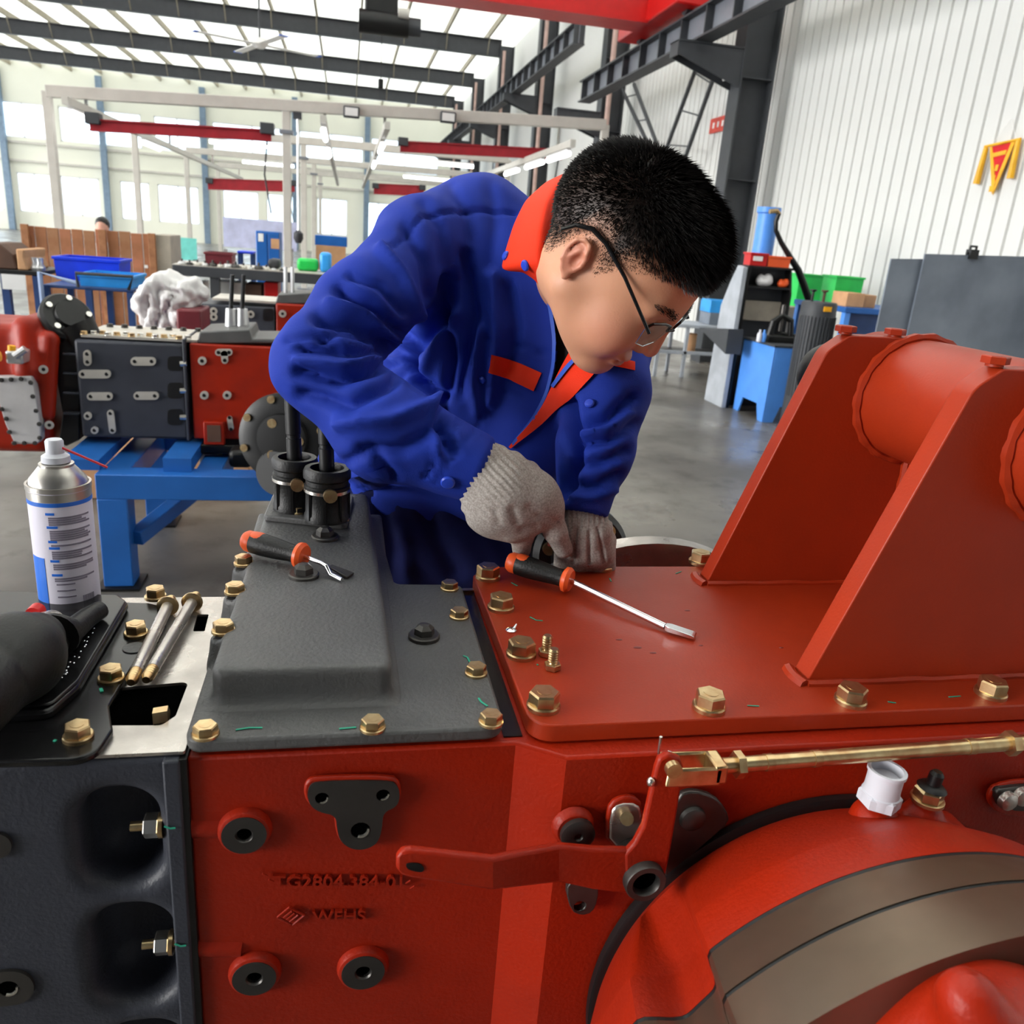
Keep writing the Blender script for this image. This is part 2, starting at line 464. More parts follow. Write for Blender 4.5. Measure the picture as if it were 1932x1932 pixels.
# girts and slim columns of the end wall
for i, z in enumerate((3.25, 4.1)):
    obj('trim_%d' % (i + 1), MB().bb((-22, EY - .08, z), (WX, EY, z + .1)), M['beige'], kind='structure', smooth=0)
for x in (-16.55, -12.0, -7.2, -2.7, 1.0):
    obj('end_wall_column', MB().bb((x - .14, EY - .32, 0), (x + .14, EY - .1, RZ - .3)), M['bluegrey'], kind='structure', smooth=0)

obj('wall_front', MB().bb((-22, -14.2, 0), (WX + .2, -14, RZ)), M['steel_web'], kind='structure', smooth=0)  # unseen wall, put in dull grey to keep light off front faces
mb = MB().bb((-22.2, 16.8, 0), (-22, EY, 1.0)).bb((-22.2, 16.8, 5.6), (-22, EY, RZ))
for k in range(5, 11): mb.bb((-22.2, -14.2 + 6.2 * k, 1.0), (-22, -13.4 + 6.2 * k, 5.6))
obj('wall_left', mb, M['endwall'], kind='structure', smooth=0)  # unseen wall, left open and stopped short to let side light in
# roof: translucent sheets over purlins over tapered girders
ceil = obj('ceiling', MB().bb((-22, -1.5, RZ), (WX + .3, EY + .3, RZ + .03)), M['roof'], kind='structure', smooth=0)
obj('light_blocking_roof', MB().bb((-22, -14, RZ), (WX + .3, -1.5, RZ + .03)), M['steel_web'], ceil, smooth=0)  # unseen opaque sheet, added to cut fill light from behind the camera
px_ = -21.4
src = None
while px_ < WX:
    if src is None:
        src = obj('purlin', MB().bb((px_ - .03, -14, RZ - .2), (px_ + .03, EY, RZ)), M['purlin'], ceil, smooth=0)
    else: inst(src, (px_, 17, RZ - .1), ceil)
    px_ += 1.36
def ibeam(mb, a, b, h, w, tf=.02, tw=.014):
    a, b = V(a), V(b); u = V(0, 0, 1)
    mb.beam(a + u * (h / 2 - tf / 2), b + u * (h / 2 - tf / 2), w, tf)
    mb.beam(a - u * (h / 2 - tf / 2), b - u * (h / 2 - tf / 2), w, tf)
    mb.beam(a, b, tw, h - 2 * tf)
    return mb
for yy in COLS_Y[3:]:
    t = thing('roof_girder', (-8, yy, 7.05), None, None, kind='structure')
    obj('beam', ibeam(MB(), (-22, yy, 7.3), (4.9, yy, 7.3), .5, .22), M['steel_dark'], t, smooth=0)
    kb = None
    x = -21.4
    while x < 4.6:                                   # knee braces up to every purlin
        m2 = MB().tube([(x, yy, 7.08), (x, yy - .35, RZ - .2)], .018, 5)
        if kb is None: kb = obj('knee_brace', m2, M['purlin'], t)
        else: inst(kb, (x, yy - .175, (7.08 + RZ - .2) / 2), t)
        x += 1.36
# columns with crane corbels
for yy in COLS_Y:
    t = thing('steel_column', (5.08, yy, 0), None, None, kind='structure')
    m1 = MB().bb((4.85, yy - .16, 0), (4.875, yy + .16, 7.4)).bb((5.285, yy - .16, 0), (5.31, yy + .16, 7.4)).bb((4.875, yy - .012, 0), (5.285, yy + .012, 7.4))
    for z in (1.2, 2.4, 3.6, 4.9, 6.1): m1.bb((4.875, yy - .15, z), (5.285, yy + .15, z + .015))
    obj('shaft', m1, M['steel_dark'], t, smooth=0)
    cz = 3.93 if yy < 17.5 else 5.05
    c2 = MB()
    for dy in (-.13, .13): c2.prism([(4.85, cz), (4.0, cz), (4.0, cz - .16), (4.85, cz - .45)], yy + dy - .01, yy + dy + .01, ax=(1, 0, 0), ay=(0, 0, 1), az=(0, 1, 0))
    c2.bb((3.98, yy - .16, cz - .015), (4.85, yy + .16, cz + .005)); c2.bb((3.98, yy - .14, cz - .17), (4.0, yy + .14, cz))
    obj('corbel', c2, M['steel_dark'], t, smooth=0)
    if yy > 12:
        obj('rain_pipe', MB().cyl((4.95, yy - .3, 0), (4.95, yy - .3, 7.2), .05), mat('pinkish_pipe', (190, 160, 150)) if 'pinkish_pipe' not in bpy.data.materials else bpy.data.materials['pinkish_pipe'], t)
# laced bracing between the first two columns
br = thing('wall_bracing', (5.2, 14, 1.5), None, None, kind='structure')
for (a, b, c, d) in (((1322, 105), (1250, 300), (1352, 130), (1292, 300)), ((1172, 165), (1236, 300), (1196, 158), (1250, 300))):
    A, B, C_, D_ = onx(*a, 5.2), onx(*b, 5.2), onx(*c, 5.2), onx(*d, 5.2)
    obj('brace_bar', MB().beam(A, B, .05, .05), M['steel_dark'], br, smooth=0)
    obj('brace_bar', MB().beam(C_, D_, .05, .05), M['steel_dark'], br, smooth=0)
    for k in (.15, .5, .85): obj('lacing', MB().beam(A + (B - A) * k, C_ + (D_ - C_) * k, .02, .02), M['steel_dark'], br, smooth=0)

# crane runways
def runway(y0, y1, zc, h, label, rail):
    t = thing('crane_runway', (4.3, (y0 + y1) / 2, zc - h / 2), None, None, kind='structure')
    fl = MB()
    for s in (-1, 1): fl.bb((4.18, y0, zc + s * (h / 2 - .012) - .012), (4.42, y1, zc + s * (h / 2 - .012) + .012))
    obj('flange', fl, M['steel_dark'], t, smooth=0)
    obj('web', MB().bb((4.293, y0, zc - h / 2 + .02), (4.307, y1, zc + h / 2 - .02)), M['steel_web'], t, smooth=0)
    y = y0 + .02; s0 = None
    while y < y1:
        if s0 is None: s0 = obj('stiffener', MB().bb((4.19, y - .012, zc - h / 2 + .024), (4.41, y + .012, zc + h / 2 - .024)), M['steel_dark'], t, smooth=0)
        else: inst(s0, (4.3, y, zc), t)
        y += .8
    if rail: obj('rail', MB().bb((4.26, y0, zc + h / 2), (4.34, y1, zc + h / 2 + .05)), M['cranered'], t, smooth=0)
runway(5.0, 16.4, 4.12, .36, 'near', True)
runway(17.2, 42.0, 5.25, .38, 'far', False)
# overhead travelling crane
cr = thing('overhead_crane', (.0, 12.5, 4.32), 'bright red overhead crane girder spanning under the roof on the wall runway', 'crane')
obj('girder', MB().bb((-14, 12.32, 4.42), (4.0, 12.68, 5.1)), M['cranered'], cr, smooth=0)
obj('bottom_flange', MB().bb((-14, 12.22, 4.38), (4.0, 12.78, 4.42)), M['cranered'], cr, smooth=0)
obj('end_truck', MB().bb((4.0, 11.2, 4.40), (4.5, 13.6, 4.72)), M['cranered'], cr, bevel=.02)
for yy in (11.5, 13.3): obj('wheel', MB().cyl((4.24, yy, 4.46), (4.36, yy, 4.46), .11), M['steel_dark'], cr)
hp = ony(720, 35, 12.5)
hs = thing('electric_hoist', (hp[0], 12.5, 3.9), 'black electric hoist trolley hanging under the red crane girder', 'hoist')
obj('trolley', MB().bb((hp[0] - .22, 12.25, 4.05), (hp[0] + .2, 12.75, 4.375)), M['black'], hs, bevel=.02)
obj('drum_housing', MB().cyl((hp[0] - .3, 12.3, 3.98), (hp[0] + .34, 12.3, 3.98), .14), M['black'], hs)
obj('motor', MB().cyl((hp[0] + .34, 12.3, 3.98), (hp[0] + .5, 12.3, 3.98), .11), M['steel_dark'], hs)
obj('motor_cap', MB().cyl((hp[0] + .2, 12.18, 4.1), (hp[0] + .34, 12.18, 4.1), .06), M['beige'], hs)
obj('rope', MB().cyl((hp[0], 12.3, 3.3), (hp[0], 12.3, 3.9), .006, n=6), M['black'], hs)
obj('hook_block', MB().box((hp[0], 12.3, 3.27), (.07, .05, .12)), M['black'], hs, bevel=.015)

# light crane portals (beige posts and beams) with red jib beams and light strips
for k, yy in enumerate((14.0, 20.0, 26.0, 32.0)):
    if k == 0: A, B, C_ = ony(88, 172, yy), ony(1142, 236, yy), ony(540, 205, yy)
    else: A, B, C_ = V(-4.4, yy, 3.1), V(3.6, yy, 3.15), V(-.95, yy, 3.1)
    t = thing('crane_portal', (A[0], yy, 0), 'beige steel portal carrying the light cranes, %s row from the end windows' % ('fourth', 'third', 'second', 'first')[k], 'portal')
    obj('beam', MB().beam(A, B, .14, .16), M['beige'], t, bevel=.01)
    for P in (A, C_, B): obj('post', MB().bb((P[0] - .06, yy - .06, 0), (P[0] + .06, yy + .06, P[2])), M['beige'], t, bevel=.01)
    obj('collar_plate', MB().bb((C_[0] - .1, yy - .1, C_[2] - .35), (C_[0] + .1, yy + .1, C_[2] - .3)), M['steel_web'], t, smooth=0)
    obj('foot_plate', MB().bb((C_[0] - .15, yy - .15, 0), (C_[0] + .15, yy + .15, .02)), M['steel_web'], t, smooth=0)
rails = []
for i, (x, z, lab) in enumerate(((-3.7, 2.82, 'beside the left posts'), (-.35, 2.92, 'beside the middle posts'), (.55, 2.92, 'between middle posts and dark columns'), (3.3, 2.94, 'next to the dark columns'))):
    t = thing('crane_rail', (x, 22, z), 'pale grey crane rail hung lengthwise under the portals, %s' % lab, 'rail')
    obj('track', MB().bb((x - .04, 13, z - .12), (x + .04, 33, z - .02)), M['beige'], t, smooth=0)
    for k, yy in enumerate((14.0, 20.0, 26.0, 32.0)): obj('hanger', MB().bb((x - .02, yy - .02, z - .02), (x + .02, yy + .02, (2.952 + .0422 * (x + 4.23) - .085) if k == 0 else 3.1 + .006 * (x + 4.4) - .085)), M['zinc'], t, smooth=0)
for a, b, yy, lab in (((170, 236), (512, 256), 12.6, 'over the blue crates'), ((755, 276), (1060, 292), 16.5, 'over the bent shoulder of the worker'), ((392, 347), (556, 352), 24.0, 'in front of the end windows'), ((705, 356), (800, 360), 25.0, 'low behind the collar of the worker')):
    A, B = ony(*a, yy), ony(*b, yy)
    t = thing('jib_beam', (A + B) / 2, 'dull red light crane beam %s' % lab, 'crane beam')
    obj('beam', ibeam(MB(), A, B, .16 * yy / 14, .1, .02, .05), M['dullred'], t, smooth=0)
    obj('end_trolley', MB().box(A + V(.05, 0, .08), (.18, .2, .14)), M['steel_dark'], t, bevel=.01)
    obj('end_trolley', MB().box(B + V(-.05, 0, .08), (.18, .2, .14)), M['steel_dark'], t, bevel=.01)
    obj('wire', MB().tube([B + V(-.05, 0, 0), B + V(-.1, 0, -.5), B + V(-.02, 0, -1.0)], .012, 5), M['black'], t)
M['tube'] = emit('lit_tube', (255, 255, 255), 3.5)
for i, (kind, a, b) in enumerate((('y', -3.7, 13.2), ('y', -3.7, 17.5), ('y', -.35, 13.2), ('y', -.35, 16.5), ('y', .55, 14.5), ('y', .55, 18.5), ('y', 3.3, 13.2), ('y', 3.3, 15.0), ('y', 3.3, 17.2), ('y', 3.3, 20.5), ('y', 3.3, 23.0), ('x', -2.9, 20.0), ('x', 1.4, 20.0), ('x', -2.9, 26.0), ('x', 1.6, 26.0))):
    if kind == 'y': zz = {-3.7: 2.82, -.35: 2.92, .55: 2.92, 3.3: 2.94}[a] - .12; A, B = V(a, b, zz - .08), V(a, b + 1.4, zz - .08)
    else: A, B = V(a, b, 2.93), V(a + 1.4, b, 2.93); zz = 3.02
    t = thing('strip_light', (A + B) / 2, 'white lit tube lamp fixed under a %s' % ('lengthwise crane rail' if kind == 'y' else 'beige portal beam'), 'lamp', 'tube lamps under the rails' if kind == 'y' else 'tube lamps under the portal beams')
    obj('tube', MB().cyl(A, B, .04, n=10), M['tube'], t)
    obj('batten', MB().beam(A + V(0, 0, .055), B + V(0, 0, .055), .07, .03), M['white'], t, smooth=0)
# flood lights
for (px, py, yy, lab) in ((663, 212, 13.9, 'hung on the portal beam above the worker\'s back'), (845, 222, 13.9, 'hung on the portal beam beside the dark columns')):
    P = ony(px, py, yy)
    P = P - V(0, .021, 0); t = thing('flood_light', P, 'small grey flood light %s' % lab, 'lamp')
    obj('housing', MB().box(P, (.24, .1, .16)), M['steel_dark'], t, bevel=.015); obj('lens', MB().box(P + V(0, -.055, 0), (.19, .01, .11)), M['white'], t)
P = onx(1374, 138, 4.83)
t = thing('flood_light', P, 'white square flood light on the corbel of the big dark column', 'lamp')
obj('housing', MB().box(P, (.1, .3, .22), Matrix.Rotation(.5, 3, 'Y')), M['steel_dark'], t, bevel=.015)
obj('lens', MB().box(P + V(-.05, -.02, -.03), (.03, .27, .19), Matrix.Rotation(.5, 3, 'Y')), M['white'], t, bevel=.01)
obj('bracket', MB().tube([P + V(0, .05, .05), P + V(.05, .05, .2)], .02, 6), M['steel_dark'], t)
# ceiling fan
P = ony(490, 84, 19)
t = thing('ceiling_fan', P, 'white ceiling fan with blue blade tips under the roof', 'fan')
obj('motor', MB().lathe([(.05, .12), (.16, .1), (.17, 0), (.08, -.07)], P, (0, 0, 1), 16), M['white'], t)
obj('down_rod', MB().cyl(P + V(0, 0, .1), (P[0], P[1], RZ - .2), .02, n=8), M['steel_dark'], t)
M['fanblue'] = mat('fan_tip_blue', (40, 90, 200))
for k in range(4):
    a = .45 + k * PI / 2; d = V(math.cos(a), math.sin(a), 0)
    bl = obj('blade', MB().beam(P + d * .15, P + d * 1.2, .17, .012), M['white'], t)
    obj('blade_tip', MB().beam(P + d * 1.2, P + d * 1.28, .17, .013), M['fanblue'], bl)
# red name plate and pennant on the right wall
A = onx(1341, 225, WX - .03); B = onx(1380, 242, WX - .03)
t = thing('wall_sign', (WX - .02, (A[1] + B[1]) / 2, B[2]), 'small red sign on the white wall left of the big dark column', 'sign')
M['signred'] = mat('sign_red', (205, 70, 55)); M['gold'] = mat('gold_thread', (235, 175, 40), .5); M['flagred'] = mat('pennant_red', (205, 22, 30), .6)
obj('board', MB().bb((WX - .03, B[1], B[2]), (WX - .005, A[1], A[2])), M['signred'], t, smooth=0)
def text_mesh(txt, size, ext, o, ax, ay, az, name, m, parent, font_sx=1.0, align='LEFT'):
    cu = bpy.data.curves.new(name, 'FONT'); cu.body = txt; cu.size = size; cu.extrude = ext; cu.align_x = align; cu.resolution_u = 3; cu.offset = size * .012
    tmp = bpy.data.objects.new('tmp_text', cu); COL.objects.link(tmp)
    dg = bpy.context.evaluated_depsgraph_get(); me = bpy.data.meshes.new_from_object(tmp.evaluated_get(dg))
    mb = MB(); o, ax, ay, az = V(o), V(ax), V(ay), V(az)
    mb.v = [tuple(o + ax * v.co.x * font_sx + ay * v.co.y + az * v.co.z) for v in me.vertices]; mb.f = [tuple(p.vertices) for p in me.polygons]
    bpy.data.objects.remove(tmp); bpy.data.curves.remove(cu); bpy.data.meshes.remove(me)
    return obj(name, mb, m, parent, smooth=0)
for k in range(4):
    yy = A[1] - (A[1] - B[1]) * (.18 + .2 * k)
    obj('character', MB().bb((WX - .034, yy - .03, (A[2] + B[2]) / 2 - .04), (WX - .029, yy + .03, (A[2] + B[2]) / 2 + .04)), M['white'], t, smooth=0)
A = onx(1869, 278, WX - .04); B = onx(1917, 266, WX - .04); C_ = onx(1876, 361, WX - .04)
t = thing('pennant', (WX - .04, (A[1] + B[1]) / 2, C_[2]), 'red triangular award pennant with gold fringe hanging on the white wall', 'pennant')
def tri(a, b, c, x, th=.008):
    return MB().prism([(a[1], a[2]), (b[1], b[2]), (c[1], c[2])], x, x + th, ax=(0, 1, 0), ay=(0, 0, 1), az=(1, 0, 0))
flag = obj('cloth', tri(A + (B - A) * .08, A + (B - A) * .86, C_ + V(0, 0, .06), WX - .044), M['flagred'], t, smooth=0)
obj('fringe', MB().prism([(p[1], p[2]) for p in (A + (B - A) * .86, A + (B - A) * 1.0, C_ - V(0, 0, .03), C_ + V(0, .01, .06))], WX - .05, WX - .04, ax=(0, 1, 0), ay=(0, 0, 1), az=(1, 0, 0)), M['gold'], t, smooth=0)
obj('fringe', MB().prism([(p[1], p[2]) for p in (A + V(0, 0, 0), A + (B - A) * .1, C_ + V(0, 0, .06), C_ + V(0, 0.015, -.02))], WX - .05, WX - .042, ax=(0, 1, 0), ay=(0, 0, 1), az=(1, 0, 0)), M['gold'], t, smooth=0)
obj('rod', MB().cyl(A + V(-.01, .06, .01), B + V(-.01, -.06, .01), .012, n=8), M['gold'], t)
obj('cord', MB().tube([A + V(0, 0, .01), (A + B) / 2 + V(.02, 0, .2), B + V(0, 0, .01)], .003, 5), M['white'], t)
obj('tassel', MB().cyl(A + V(-.01, .04, 0), A + V(-.01, .06, -.3), .022, .03, n=8), M['gold'], t)
obj('tassel', MB().cyl(B + V(-.01, -.04, 0), B + V(-.01, -.05, -.3), .022, .03, n=8), M['gold'], t)
for k in range(5):
    c = A + (B - A) * (.25 + .11 * k) + V(0, 0, -.075)
    obj('character', MB().box((WX - .047, c[1], c[2]), (.004, .03, .035)), M['gold'], t, smooth=0)
for k in range(3):
    c = A + (B - A) * (.5 - .02 * k) + V(0, 0, -.19 - .085 * k)
    obj('character', MB().box((WX - .047, c[1], c[2]), (.004, .035, .05)), M['gold'], t, smooth=0)
# ================================================================== FOREGROUND TRANSMISSION
YF = .60          # front face of the left housings
YR = .575         # front face of the wide rear housing
ZT = 1.05         # top of plates
X3, Y3, Z3 = V(1, 0, 0), V(0, 1, 0), V(0, 0, 1)
fx, fz = V(1, 0, 0), V(0, 0, 1)
def pf(px, py, y=YF): p = ony(px, py, y); return (p[0], p[2])

bolt_src = {}
def bolt(parent, P, axis=(0, 0, 1), r=.0145, h=.0115, wr=None, m='brass', turn=None, name='bolt', dome=False):
    key = (round(r, 5), round(h, 5), wr, m, dome)
    if key not in bolt_src:
        w = wr if wr else r * 1.12
        mb = MB().lathe([(w, 0), (w, h * .22), (w * .92, h * .3)], (0, 0, 0), (0, 0, 1), 20)
        if dome:
            mb.lathe([(r * .95, h * .3), (r * .9, h * .7), (r * .5, h * .95), (r * .1, h)], (0, 0, 0), (0, 0, 1), 6)
        else:
            mb.lathe([(r, h * .28), (r, h * .9), (r * .9, h)], (0, 0, 0), (0, 0, 1), 6)
            mb.lathe([(r * .5, h * .995), (r * .5, h * 1.02), (r * .4, h * 1.02)], (0, 0, 0), (0, 0, 1), 12)
        me_o = obj('bolt_pattern', mb, M[m], None, smooth=30)
        bolt_src[key] = me_o.data; off = V(*me_o.location)
        me_o.data.transform(Matrix.Translation(Vector(off)))
        bpy.data.objects.remove(me_o)
    o = bpy.data.objects.new(name, bolt_src[key]); COL.objects.link(o); o.parent = parent
    o.location = tuple(V(P) - wloc(parent))
    q = Vector(V(axis)).to_track_quat('Z', 'Y')
    o.rotation_euler = (q.to_matrix() @ Matrix.Rotation(random.random() * 1.0 if turn is None else turn, 3, 'Z')).to_euler()
    return o
def mark(parent, pts, z=None, w=.0012):
    P = [onz(x, y, z) + V(0, 0, .0006) for x, y in pts]
    return obj('paint_mark', MB().tube(P, w, 5, flat=.4), M['green_mark'], parent)
def strip(mb, secs, th):       # sections (px, ytop, ybot, Y) -> bar of thickness th behind them
    rings = []
    for x, y0, y1, Y in secs:
        a, b = ony(x, y0, Y), ony(x, y1, Y); rings.append([a, b, b + V(0, th, 0), a + V(0, th, 0)])
    return mb.loft(rings)

TR = thing('tractor_transmission', (.2, .78, .46), 'large red and blue-grey tractor transmission the worker leans over', 'transmission')

# --- wide red housing
plan = [(-.124, .602), (.150, .602), (.190, .577), (1.05, .577), (1.05, .955), (-.124, .905)]
red = obj('red_housing', MB().prism(plan, .46, 1.031), M['red'], TR, bevel=.003, smooth=15)
M['tray'] = mat('glossy_black_paint', (20, 20, 21), .22, var=.1)
# machined bosses on the front face
def boss(px, py, rpx, Y=YF, hole=.34, m='iron', nm='boss', dep=.006):
    c = ony(px, py, Y); r = rpx / FPX * ((c - EYE) @ MW)[2]
    o = obj(nm + '_rim', MB().ring([(r * 1.22, 0), (r * 1.12, dep * .8), (r * 1.0, dep), (r * .9, dep), (r * .9, -.004), (r * 1.22, -.004)], c, (0, -1, 0), 28), M['red'], TR)
    f = obj(nm, MB().ring([(r, dep - .001), (r, dep + .0006), (r * (hole + .06), dep + .0006), (r * hole, dep - .001), (r * hole, -.02), (r * 1.0, -.02)], c, (0, -1, 0), 28), M[m], TR)
    obj('thread', MB().lathe([(r * hole, -.012), (r * hole * .98, dep - .002)], c, (0, -1, 0), 16, cap=False), M['zinc'], f)
    obj('hole_floor', MB().cyl(c + V(0, -.0005, 0), c + V(0, -.002, 0), r * hole * .99, n=16), M['void'], f)  # black disc, shade of the deep hole put into its colour
boss(462, 1567, 41); boss(481, 1836, 40); boss(685, 1825, 40)
for x0, x1, yy in ((352, 430, 1568), (372, 455, 1795)):
    a, b = ony(x0, yy, YF), ony(x1, yy, YF)
    obj('web_rib', MB().tube([a + V(-.004, .0115, 0), b + V(0, .0115, 0)], .013, 16), M['red'], TR)
# T-shaped machined pad
T = [pf(598, 1470), pf(738, 1464), (0, 0)]
tp = [(580, 1490), (584, 1472), (600, 1464), (735, 1462), (750, 1473), (754, 1492), (748, 1512), (722, 1522), (720, 1555), (712, 1580), (690, 1592), (665, 1592), (643, 1578), (636, 1555), (634, 1528), (604, 1522), (586, 1510)]
def chaikin(p, it=2):
    for _ in range(it):
        q = []
        for i in range(len(p)):
            a, b = V(*p[i]), V(*p[(i + 1) % len(p)]); q += [tuple(a * .75 + b * .25), tuple(a * .25 + b * .75)]
        p = q
    return p
tp = chaikin(tp)
hol = [circ(*pf(608, 1496), .006, 12), circ(*pf(722, 1490), .006, 12), circ(*pf(680, 1556), .0085, 14)]
cT = V(*pf(668, 1520)); outer = [tuple(cT + (V(*pf(*q)) - cT) * 1.06 + V(-.0008, .001)) for q in tp]
obj('pad_rim', MB().prism(outer, -.006, .0, (0, YF, 0), fx, fz, (0, 1, 0)), M['red'], TR, bevel=.002)
pad = obj('t_shaped_pad', MB().prism([pf(*q) for q in tp], -.0075, -.0055, (0, YF, 0), fx, fz, (0, 1, 0), holes=hol), M['iron'], TR)
for h in hol:
    c = np.mean(h, 0); r = np.linalg.norm(V(*h[0]) - c)
    obj('thread', MB().cyl((c[0], YF - .0058, c[1]), (c[0], YF - .0064, c[1]), r * .98, n=12), M['void'], pad)  # black disc painted as the shade inside the pad hole
    obj('thread_glint', MB().tube([(c[0] + r * .8 * math.cos(a), YF - .0068, c[1] + r * .8 * math.sin(a)) for a in np.linspace(-1.9, .2, 7)], r * .16, 5), M['zinc'], pad)
# raised lettering
def face_text(txt, x0, y0, x1, y1, hpx, nm):
    a, b = ony(x0, y0, YF), ony(x1, y1, YF)
    o = text_mesh(txt, 1.0, .0, (0, 0, 0), X3, Y3, Z3, nm, M['red'], TR)
    bpy.data.objects.remove(o)
    size = hpx / FPX * ((a - EYE) @ MW)[2] / .72
    ax = unit(b - a); cu = text_mesh(txt, size, .0016, a + V(0, .0000, 0), ax, V(0, 0, 1), V(0, -1, 0), nm, M['red'], TR)
    w = cu.dimensions.x; k = np.linalg.norm(b - a) / w
    bpy.data.objects.remove(cu)
    return text_mesh(txt, size, .0016, a + V(0, .0000, 0), ax * k, V(0, 0, 1), V(0, -1, 0), nm, M['red'], TR)
face_text('TG2804.384-01', 515, 1672, 757, 1672, 27, 'cast_number')
face_text('WFHS', 590, 1737, 690, 1735, 25, 'cast_letters')
lg = MB(); c = ony(549, 1727, YF); s = .0105
for pth in ([(-1, 0), (-.1, .95), (.35, .55)], [(1, 0), (.1, -.95), (-.35, -.55)], [(-.55, -.1), (.1, .55)], [(.55, .1), (-.1, -.55)], [(-.3, -.3), (.3, .3)], [(.35, .55), (1, 0)], [(-.35, -.55), (-1, 0)]):
    lg.tube([c + V(x * s * 1.1, -.001, z * s) for x, z in pth], .0011, 5)
obj('cast_emblem', lg, M['red'], TR)
for cx, cy, sg in ((500, 1650, 1), (512, 1661, 1), (770, 1662, -1), (778, 1672, -1)):
    c = ony(cx, cy, YF); obj('cast_mark', MB().tube([c + V(-.002, -.001, .002 * sg), c + V(.002, -.001, -.001 * sg)], .001, 5), M['red'], TR)

# --- blue-grey front housing with cast pockets (sculpted)
PO = []
for (x0, x1, y0, y1) in ((140, 306, 1500, 1672), (165, 332, 1722, 1893), (190, 356, 1945, 2120)):
    a, b = ony(x0, y0, YF), ony(x1, y1, YF); PO.append((a[0], b[0], b[2], a[2]))
bossL = [ony(-8, 1592, YF), ony(18, 1860, YF), ony(-60, 1860, YF)]
def fn(P):
    d = s_box(P, (-.262, .75, .748), (.137, .15, .2855), .005)
    for x0, x1, z0, z1 in PO:
        d = smax(d, -s_box(P, ((x0 + x1) / 2, YF, (z0 + z1) / 2), ((x1 - x0) / 2, .055, (z1 - z0) / 2), .028), .016)
    return d
v, f = nets(fn, (-.412, .585, .45), (-.115, .72, 1.045), .003)
keep = v[:, 1] < .715
v = relax(v, f, 1)
hs_ = sobj('grey_housing', v, f, M['housing'], TR)
obj('housing_block', MB().bb((-.399, .69, .46), (-.126, .90, 1.034)), M['housing'], TR, smooth=0)
a = ony(297, 1432, YF); b = ony(345, 1432, YF)
obj('joint_flange', MB().bb((a[0] + .004, YF - .005, .46), (-.1275, YF + .02, 1.033)), M['housing'], TR, bevel=.002)
obj('gasket_line', MB().bb((-.1285, YF - .003, .46), (-.1225, YF + .25, 1.033)), M['black'], TR, smooth=0)
for (px, py) in ((285, 1557), (305, 1779)):
    c = ony(px, py, YF + .012)
    st = obj('stud', MB().cyl(c + V(-.016, 0, 0), c + V(.012, 0, 0), .0042, n=12), M['brass'], TR)
    obj('nut', MB().lathe([(.0095, -.006), (.0105, -.005), (.0105, .005), (.0095, .006)], c + V(.001, 0, 0), (1, 0, 0), 6), M['zinc'], st)
    obj('washer', MB().cyl(c + V(.007, 0, 0), c + V(.0105, 0, 0), .011, n=16), M['brass'], st)
    obj('paint_mark', MB().tube([ony(px + 25, py + 2, YF - .006), ony(px + 36, py + 6, YF - .006), ony(px + 46, py + 5, YF - .006)], .0008, 5), M['green_mark'], TR)
for c, hole in ((bossL[0], 0), (bossL[1], 1)):
    if hole:
        pts = rrect(c[0] - .06, c[2] - .019, c[0] + .020, c[2] + .019, .0185, 6)
        o = obj('boss_pad', MB().prism(pts, -.003, .004, (0, YF, 0), fx, fz, (0, 1, 0), holes=[circ(c[0], c[2], .0085, 16)]), M['iron'], TR)
        obj('hole_floor', MB().cyl((c[0], YF - .0012, c[2]), (c[0], YF - .002, c[2]), .0084, n=16), M['void'], o)  # hole darkness painted as a black disc
        obj('thread_glint', MB().tube([(c[0] + .007 * math.cos(a), YF - .0026, c[2] + .007 * math.sin(a)) for a in np.linspace(-1.9, .2, 7)], .0014, 5), M['zinc'], o)
    else: obj('boss_pad', MB().cyl(c + V(0, .004, 0), c + V(0, -.003, 0), .0125, n=24), M['iron'], TR)

# --- bare machined top deck, with openings
deck = rpoly([(-.40, .602), (-.1245, .602), (-.1245, .90), (-.40, .90)], .002)
h1 = rpoly([(-.207, .645), (-.150, .641), (-.141, .655), (-.140, .712), (-.207, .704)], .006)
h2 = rpoly([tuple(onz(x, y, 1.037)[:2]) for x, y in ((372, 1160), (394, 1160), (386, 1192), (364, 1192))], .002)
obj('top_deck', MB().prism(deck, 1.0345, 1.0375, holes=[h1, h2]), M['machined'], TR)
for hh in (h1, h2):
    c = np.mean(hh, 0); hh2 = [tuple(c + (V(*p) - c) * 1.15) for p in hh]
    obj('opening_shade', MB().prism(hh2, 1.0341, 1.0344), M['void'], TR, smooth=0)  # black sheet in place of a shaded deep recess
c = onz(305, 1355, 1.036); obj('nut', MB().lathe([(.009, 0), (.009, .012)], c + V(-.006, 0, .0), (1, .1, .1), 6), M['brass'], TR)
